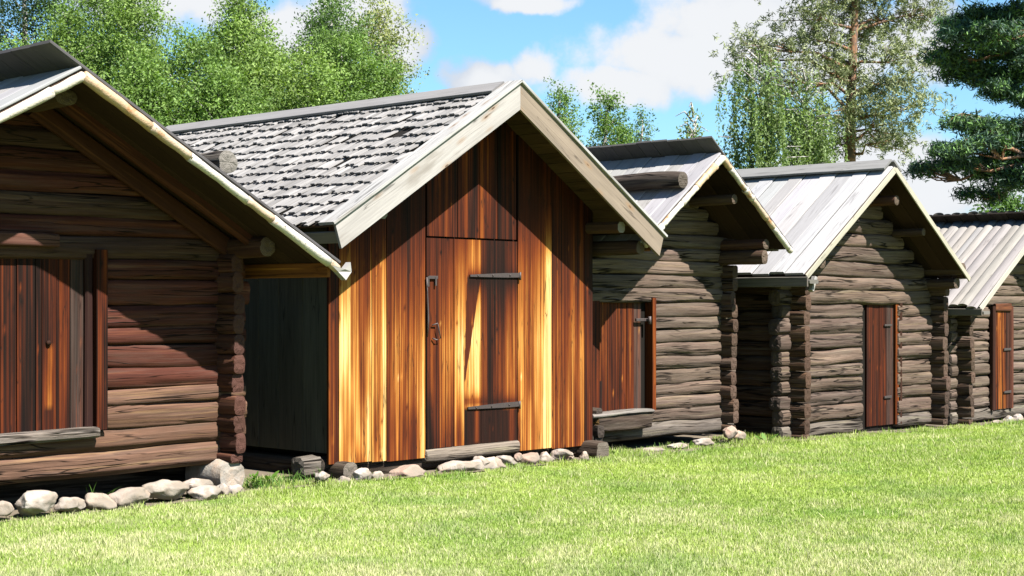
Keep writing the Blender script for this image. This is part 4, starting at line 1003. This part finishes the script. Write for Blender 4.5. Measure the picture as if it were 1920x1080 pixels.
for a in [(186, 915, -.1, 14, .08, .24, 'tall thin grass tuft growing between the stones under the big log hut', .06), (265, 890, .0, 12, .05, .14, 'sparse grass tuft behind the tawny boulder', .07), (355, 880, -.05, 30, .03, .10, 'mossy green tuft behind the tawny boulder', .07),
          (412, 885, -.1, 45, .03, .08, 'round moss green tuft against the corner of the big log hut', .05), (480, 885, -.05, 90, .05, .16, 'lush tuft in the gap between the first two huts, left side', .11), (535, 890, .0, 80, .05, .15, 'lush tuft in the gap between the first two huts, right side', .12),
          (590, 900, -.2, 25, .08, .2, 'wispy grass by the left corner log of the boarded hut', .08), (655, 885, -.1, 8, .06, .14, 'few blades arching under the left boards', .05), (862, 890, -.32, 14, .05, .12, 'thin tuft in front of the long white slab', .07), (820, 885, -.35, 10, .05, .1, 'thin tuft at the left end of the long slab', .06),
          (1135, 850, .0, 30, .04, .12, 'grass tuft at the left corner of the third hut', .1), (1230, 838, .2, 40, .03, .08, 'grass under the sill below the third hut door', .2), (1300, 832, .2, 40, .03, .08, 'grass under the sill of the third hut, right half', .2), (1405, 822, .0, 40, .05, .12, 'grass tuft in the gap between third and fourth hut', .12), (700, 900, -.35, 30, .03, .08, 'grass before the flat pinkish stone', .15)]:
    blade_tuft(*a[:7], spread=a[7], wide=.004)
def leafy(px, py, q, n, size, hgt, label, name='weed', spread=.05):
    s, z = pix(px, py, q); w0 = S2W(s, q); g = float(ground_h(w0.x, w0.y)); mb = MB()
    for i in range(n):
        a = random.uniform(0, 6.28); r0 = abs(random.gauss(0, spread)); b = np.array((math.cos(a) * r0, math.sin(a) * r0, random.uniform(.2, 1) * hgt)); el = random.uniform(.2, 1.1)
        d = np.array((math.cos(a) * math.cos(el), math.sin(a) * math.cos(el), math.sin(el))); x = np.array((-math.sin(a), math.cos(a), 0)); sz = size * random.uniform(.6, 1.2)
        P = [b, b + d * sz * .4 + x * sz * .3, b + d * sz * .8 + x * sz * .2, b + d * sz, b + d * sz * .8 - x * sz * .2, b + d * sz * .4 - x * sz * .3]
        mb.add(P, [(0, 1, 2, 3, 4, 5)], [(0, 0)] * 6, jit((.13, .26, .035), .2), smooth=False)
        mb.add([b * np.array((.3, .3, 0)), b * np.array((.3, .3, 0)) + np.array((.003, 0, 0)), b], [(0, 1, 2)], [(0, 0)] * 3, (.1, .2, .03))
    o = mb.build(name, M_LEAF); o.location = (w0.x, w0.y, g); tag(o, label, 'weed')
leafy(478, 885, -.1, 45, .045, .13, 'leafy yellow green weed at the corner between the first two huts'); leafy(503, 880, -.02, 5, .09, .10, 'broad leaved weed beside the yellow green one', spread=.02)
leafy(1437, 815, -.1, 3, .15, .03, 'single upright broad leaf in the gap before the fourth hut', spread=.015); leafy(1150, 850, -.1, 14, .04, .06, 'small weed at the third hut corner near the boarded hut'); leafy(1290, 838, .0, 5, .09, .03, 'broad leaf weed under the third hut wall', spread=.02)

# ------------------------------------------------------------------ trees
def leaves_mesh(name, P, size, col, mat, parent, elong=1., down=None, sz_var=.4, seed=0, wide=.5):
    rng = np.random.default_rng(seed); n = len(P)
    a = rng.normal(size=(n, 3)); 
    if down is not None: a = a * (1 - down) + np.array((0, 0, -1)) * down * 1.5
    a /= np.linalg.norm(a, axis=1)[:, None]
    b = rng.normal(size=(n, 3)); b -= (b * a).sum(1)[:, None] * a; b /= np.linalg.norm(b, axis=1)[:, None]
    s = size * (1 + sz_var * rng.uniform(-1, 1, n))[:, None]
    A = a * s * elong; B = b * s * wide
    Q = np.stack([P - A * .5, P + B * .5, P + A * .5, P - B * .5], 1).astype(np.float32)
    me = bpy.data.meshes.new(name); me.vertices.add(4 * n); me.vertices.foreach_set('co', Q.ravel()); me.loops.add(4 * n)
    me.loops.foreach_set('vertex_index', np.arange(4 * n, dtype=np.int32)); me.polygons.add(n); me.polygons.foreach_set('loop_start', np.arange(0, 4 * n, 4, dtype=np.int32))
    me.update(calc_edges=True)
    c = np.ones((n, 4, 4), np.float32); c[:, :, :3] = col[:, None] * ALB
    me.color_attributes.new('tint', 'FLOAT_COLOR', 'POINT').data.foreach_set('color', c.ravel()); me.materials.append(mat)
    o = bpy.data.objects.new(name, me); COL.objects.link(o); o.parent = parent; return o
def tree_root(name, label, px, Y, grp=None, cat='tree'):
    o = bpy.data.objects.new(name, None); COL.objects.link(o); o.location = ((px - 960) / FPX * Y, Y, -.1); o['_o'] = (0, 0, 0)
    return tag(o, label, cat, grp)
def hz(py, Y): return EYE + (HY - py) / FPX * Y + .1

def broadleaf(name, label, px, top, Y, rad, n, col, seed, base=.15, col2=None, leaf=.085, loose=.5, grp='leafy trees behind the huts', droop=0.):
    rng = np.random.default_rng(seed); r = tree_root(name, label, px, Y, grp); H = hz(top, Y)
    trunk = [(0, 0, 0)]; x = y = 0
    for k in range(1, 9): x += rng.normal(0, .07); y += rng.normal(0, .07); trunk.append((x, y, H * .95 * k / 8))
    mb = MB(); tube(mb, trunk, [H * .018 * (1 - .85 * k / 8) + .01 for k in range(9)], (1, 1, 1), 8)
    pts = []; cc = []
    nl = 34
    for k in range(nl):
        t = base + (1 - base) * (k + .5) / nl; z0 = H * t
        rr = rad * (math.sin(min(1, (1 - t) / .62) * 1.57) ** .8) * rng.uniform(.7, 1.15) + .12
        a = k * 2.4 + rng.uniform(-.4, .4); tip = np.array((x * t + math.cos(a) * rr, y * t + math.sin(a) * rr, z0 + rr * .45 + .1 - droop * rr))
        root = np.array((x * t, y * t, z0 - .1)); mid = (root + tip) / 2 + np.array((0, 0, .08 * rr))
        tube(mb, [root, mid, tip], [.035 * (1 - t) + .012, .012, .005], (1, 1, 1), 5, caps=False)
        m = int(n / nl * (.4 + 1.1 * rr / rad)); nc = 9
        for c in range(nc):
            u = rng.uniform(.25, 1.05); ctr = root + (tip - root) * u + rng.normal(0, .16 * rad ** .5, 3); sg = rng.uniform(.12, .26) * (.6 + .4 * rad) * loose * 1.6
            q = ctr + rng.normal(0, 1, (m // nc, 3)) * np.array((sg, sg, sg * .75)); pts.append(q)
            br = rng.uniform(.7, 1.25); cl = np.array(col if (col2 is None or rng.random() < .6) else col2) * br
            cc.append(cl * (1 + .14 * rng.uniform(-1, 1, (len(q), 1))))
    mb.build('trunk', M_BIRCH, r)
    P = np.concatenate(pts); C = np.concatenate(cc)
    leaves_mesh('crown', P, leaf, C, M_LEAF, r, elong=1.15, seed=seed)
G1 = (.18, .31, .065); G2 = (.235, .37, .085); G3 = (.15, .26, .075); OL = (.32, .37, .14)
trees = [  # px, top, Y, radius, leaves, colour
    (25, -110, 36, 2.2, 15000, (.035, .075, .02), 'dark green tree at the top left corner behind the big log hut'),
    (135, 30, 33, 1.4, 13000, G1, 'leafy tree just right of the first roof peak'),
    (195, -30, 36, 1.5, 13000, G1, 'tall leafy tree second from the left'),
    (270, -10, 33, 1.4, 14000, G2, 'leafy tree with pale tips left of the sky gap'),
    (345, 95, 31, 1.3, 12000, G1, 'lower leafy tree below the first sky gap'),
    (420, 0, 33, 1.35, 15000, G2, 'pointed leafy tree between two sky gaps'),
    (465, 70, 35, 1.3, 11000, G1, 'leafy tree shoulder right of the pointed tree'),
    (520, 110, 32, 1.2, 12000, G2, 'lower leafy tree below the second sky gap'),
    (583, 0, 34, 1.3, 14000, G3, 'tall darker tree left of the last birch'),
    (640, 80, 33, 1.25, 12000, G1, 'rounded leafy tree behind the shingle roof'),
    (700, 15, 36, 1.05, 9000, OL, 'slender pale birch at the right end of the leafy mass'),
    (725, 120, 34, 1.0, 9000, G1, 'low leafy tree at the right end of the leafy mass'),
    (80, 110, 31, 1.4, 10000, G1, 'low leafy tree behind the first roof peak'),
    (230, 120, 30, 1.4, 12000, G1, 'low leafy tree right above the first roof slope'),
    (420, 150, 30, 1.2, 10000, G1, 'low leafy tree above the far end of the shingle ridge'),
    (600, 130, 31, 1.1, 9000, G2, 'low leafy tree above the middle of the shingle ridge')]
for i, (px, top, Y, rad, n, c, lab) in enumerate(trees):
    broadleaf('leafy_tree', lab, px, top, Y, rad, int(n * 3.6), c, 100 + i, col2=(c[0] * 1.3, c[1] * 1.2, c[2] * 1.25), leaf=.062)
for i, (px, top, rad, n, c, lab) in enumerate([(1065, 165, .75, 4500, G1, 'loose topped small tree just right of the boarded hut peak'), (1135, 178, .85, 7000, G1, 'fuller small tree in the middle of the distant group'), (1205, 212, .45, 2200, G3, 'thin spire shaped small tree at the right of the distant group'), (1095, 228, .95, 6000, OL, 'olive green low tree in the distant group behind the barge board'), (1170, 240, .9, 6000, G1, 'low round tree in front of the distant group')]):
    broadleaf('small_tree', lab, px, top, 42 + i * .8, rad, int(n * 2.2), c, 140 + i, leaf=.07, grp='distant small trees between the roofs', loose=.4)

def weeping(px, top, Y, rad, n, label, seed):
    rng = np.random.default_rng(seed); r = tree_root('weeping_birch', label, px, Y, 'birches round the tall pine'); H = hz(top, Y)
    mb = MB(); trunk = [(rng.normal(0, .05) * k, rng.normal(0, .05) * k, H * .82 * k / 8) for k in range(9)]
    tube(mb, trunk, [H * .012 * (1 - .95 * k / 8) + .006 for k in range(9)], (1, 1, 1), 8); pts = []; cc = []
    for k in range(46):
        t = rng.uniform(.3, 1) ** .8; a = rng.uniform(0, 6.28); rr = rad * rng.uniform(.3, 1.0) * (1.15 - .55 * t); root = np.array((0, 0, H * t * .93))
        tip = root + np.array((math.cos(a) * rr, math.sin(a) * rr, rr * .35)); tube(mb, [root, (root + tip) / 2 + np.array((0, 0, .2)), tip], [.035, .02, .008], (1, 1, 1), 5, caps=False)
        for m in range(5):
            u = rng.uniform(.3, 1); p0 = root + (tip - root) * u + rng.normal(0, .12, 3); Ld = rng.uniform(.9, 2.8); q = int(n / 46 / 5 * Ld / 1.5)
            tt = rng.random(q)[:, None]; sway = rng.normal(0, .12, 2)
            P = p0 + np.concatenate([sway[0] * tt, sway[1] * tt, -Ld * tt], 1) + rng.normal(0, 1, (q, 3)) * np.array((.045, .045, .05))
            br = rng.uniform(.6, 1.3); pts.append(P); cc.append(np.array((.24, .34, .12)) * br * (1 + .25 * rng.uniform(-1, 1, (q, 1))))
    mb.build('trunk', M_BIRCH, r); leaves_mesh('crown', np.concatenate(pts), .085, np.concatenate(cc), M_LEAF, r, elong=1.2, down=.4, seed=seed)
weeping(1300, 165, 40, .8, 5000, 'thin weeping birch with hanging twigs, leftmost by the tall pine', 5)
weeping(1425, 70, 41, 1.9, 17000, 'weeping birch with long hanging twigs left of the tall pine', 6)
weeping(1510, 110, 43, 1.5, 16000, 'darker weeping birch close to the tall pine trunk', 7)

def pads_tree(name, label, px, Y, trunk_px, pads, col, col2, needle, nper, limb_r, trunk_r, seed, grp=None, bark=M_PINE, soft=1., tuft=.055):
    """pine: trunk through the given heights, a limb out to each needle pad (px, py, rx, ry, depth offset)"""
    rng = np.random.default_rng(seed); r = tree_root(name, label, px, Y, grp); mb = MB(); k = Y / FPX
    T = [np.array(((x - px) * k, 0, hz(y, Y))) for x, y in trunk_px]; T[0][2] = 0
    tube(mb, T, trunk_r, (1, 1, 1), 12); pts = []; cc = []
    for (x, y, rx, ry, dy) in pads:
        c = np.array(((x - px) * k, dy, hz(y, Y))); zt = c[2] - abs(c[0]) * limb_r[1]
        zs = [t[2] for t in T]; zt = min(max(zt, zs[1] * .3), zs[-1]); xt = np.interp(zt, zs, [t[0] for t in T]); root = np.array((xt, 0, zt))
        m1 = root + (c - root) * .4 + np.array((0, 0, .10 * np.linalg.norm(c - root))) + rng.normal(0, .12, 3)
        m2 = root + (c - root) * .75 + rng.normal(0, .12, 3); tube(mb, [root, m1, m2, c], [limb_r[0], limb_r[0] * .7, limb_r[0] * .45, .012], (1, 1, 1), 6, caps=False)
        nb = 9
        for b in range(nb):
            d = rng.normal(0, .5, 3) * np.array((rx * k, rx * k * .9, ry * k)); e = c + d; tube(mb, [m2, (m2 + e) / 2 + rng.normal(0, .05, 3), e], [limb_r[0] * .35, .012, .006], (1, 1, 1), 4, caps=False)
            q = int(nper * rx * ry / 2500 / nb); sg = np.array((rx * k, rx * k * .9, ry * k)) * .38 * soft
            # tufts: needles gathered in little brushes
            nt = max(3, q // 14); tc = e + rng.normal(0, 1, (nt, 3)) * sg; P = np.repeat(tc, 14, 0) + rng.normal(0, tuft, (nt * 14, 3))
            pts.append(P); br = rng.uniform(.65, 1.3, (nt, 1)); mixv = (rng.random((nt, 1)) < .4)
            ct = np.where(mixv, np.array(col2), np.array(col)) * br; cc.append(np.repeat(ct, 14, 0))
    mb.build('trunk', bark, r); leaves_mesh('crown', np.concatenate(pts), needle, np.concatenate(cc), M_NEEDLE, r, elong=1.6, seed=seed, down=-.25, wide=.3)
pp = []
rg = random.Random(4)
for (x, y, rx, ry) in [(1500, 30, 45, 22), (1440, 95, 55, 22), (1530, 80, 50, 28), (1395, 110, 35, 20), (1470, 150, 60, 22), (1550, 150, 45, 25), (1640, 60, 45, 30), (1690, 30, 50, 22), (1745, 20, 40, 18), (1660, 110, 55, 25), (1700, 150, 45, 20), (1640, 170, 45, 22), (1560, 210, 40, 24), (1680, 205, 55, 22),
                       (1640, 235, 50, 22), (1590, 120, 35, 30), (1500, 215, 50, 20), (1700, 245, 35, 20), (1600, 250, 30, 20), (1650, 275, 35, 15), (1420, 170, 45, 20), (1560, -20, 50, 30), (1640, -25, 60, 30), (1730, -40, 60, 25), (1600, 5, 30, 22), (1480, -30, 60, 25), (1620, 200, 30, 20), (1550, 270, 30, 20), (1600, -90, 70, 40), (1510, -80, 60, 30), (1690, -90, 60, 30)]:
    pp.append((x, y, rx * 1.1, ry * 1.25, rg.uniform(-1.3, 1.3)))
pads_tree('pine_tree', 'tall airy pine with straight reddish trunk and thin grey green crown rising behind the roofs', 1594, 45,
          [(1592, 600), (1593, 420), (1594, 300), (1595, 200), (1600, 80), (1604, 0), (1602, -80), (1600, -140)], pp, (.25, .29, .13), (.33, .37, .18), .095, 2900, (.055, .25), [.20, .18, .165, .15, .12, .10, .07, .03], 21, soft=1.25)
pp = [(x, y, rx, ry, rg.uniform(-.8, .8)) for (x, y, rx, ry) in [(1860, -30, 60, 26), (1905, 25, 55, 22), (1845, 22, 42, 15), (1800, 60, 34, 11), (1850, 75, 55, 17), (1905, 85, 45, 20), (1790, 105, 40, 12), (1845, 128, 52, 15), (1900, 140, 45, 17), (1875, 168, 38, 12), (1910, 185, 30, 12), (1940, 40, 50, 30), (1950, 120, 50, 30),
      (1785, 236, 36, 6), (1850, 244, 50, 11), (1905, 250, 40, 14), (1760, 288, 32, 8), (1830, 278, 42, 9), (1890, 292, 46, 13), (1790, 312, 40, 9), (1735, 318, 24, 8), (1850, 322, 40, 10), (1905, 335, 35, 11), (1868, 358, 30, 9), (1960, 260, 50, 25), (1950, -60, 60, 40), (1945, 330, 40, 18)]]
pads_tree('dark_pine', 'dark blue green pine leaning in from the right edge with layered boughs', 1985, 26,
          [(1985, 600), (1985, 420), (1982, 300), (1978, 150), (1972, 0), (1965, -120), (1960, -200)], pp, (.045, .10, .06), (.14, .27, .07), .07, 14000, (.05, .15), [.2, .18, .16, .14, .11, .07, .03], 23, soft=.82)
broadleaf('leafy_tree', 'sunlit lowest bough of the dark pine, painted bright green, above the ribbed roof', 1915, 378, 30, .95, 9000, (.10, .20, .035), 301, leaf=.08, grp=None)  # separate tree standing in for the pine's lit bough; brightness is in its colour

# strip the building aid before handing over
for o in bpy.data.objects:
    if '_o' in o: del o['_o']
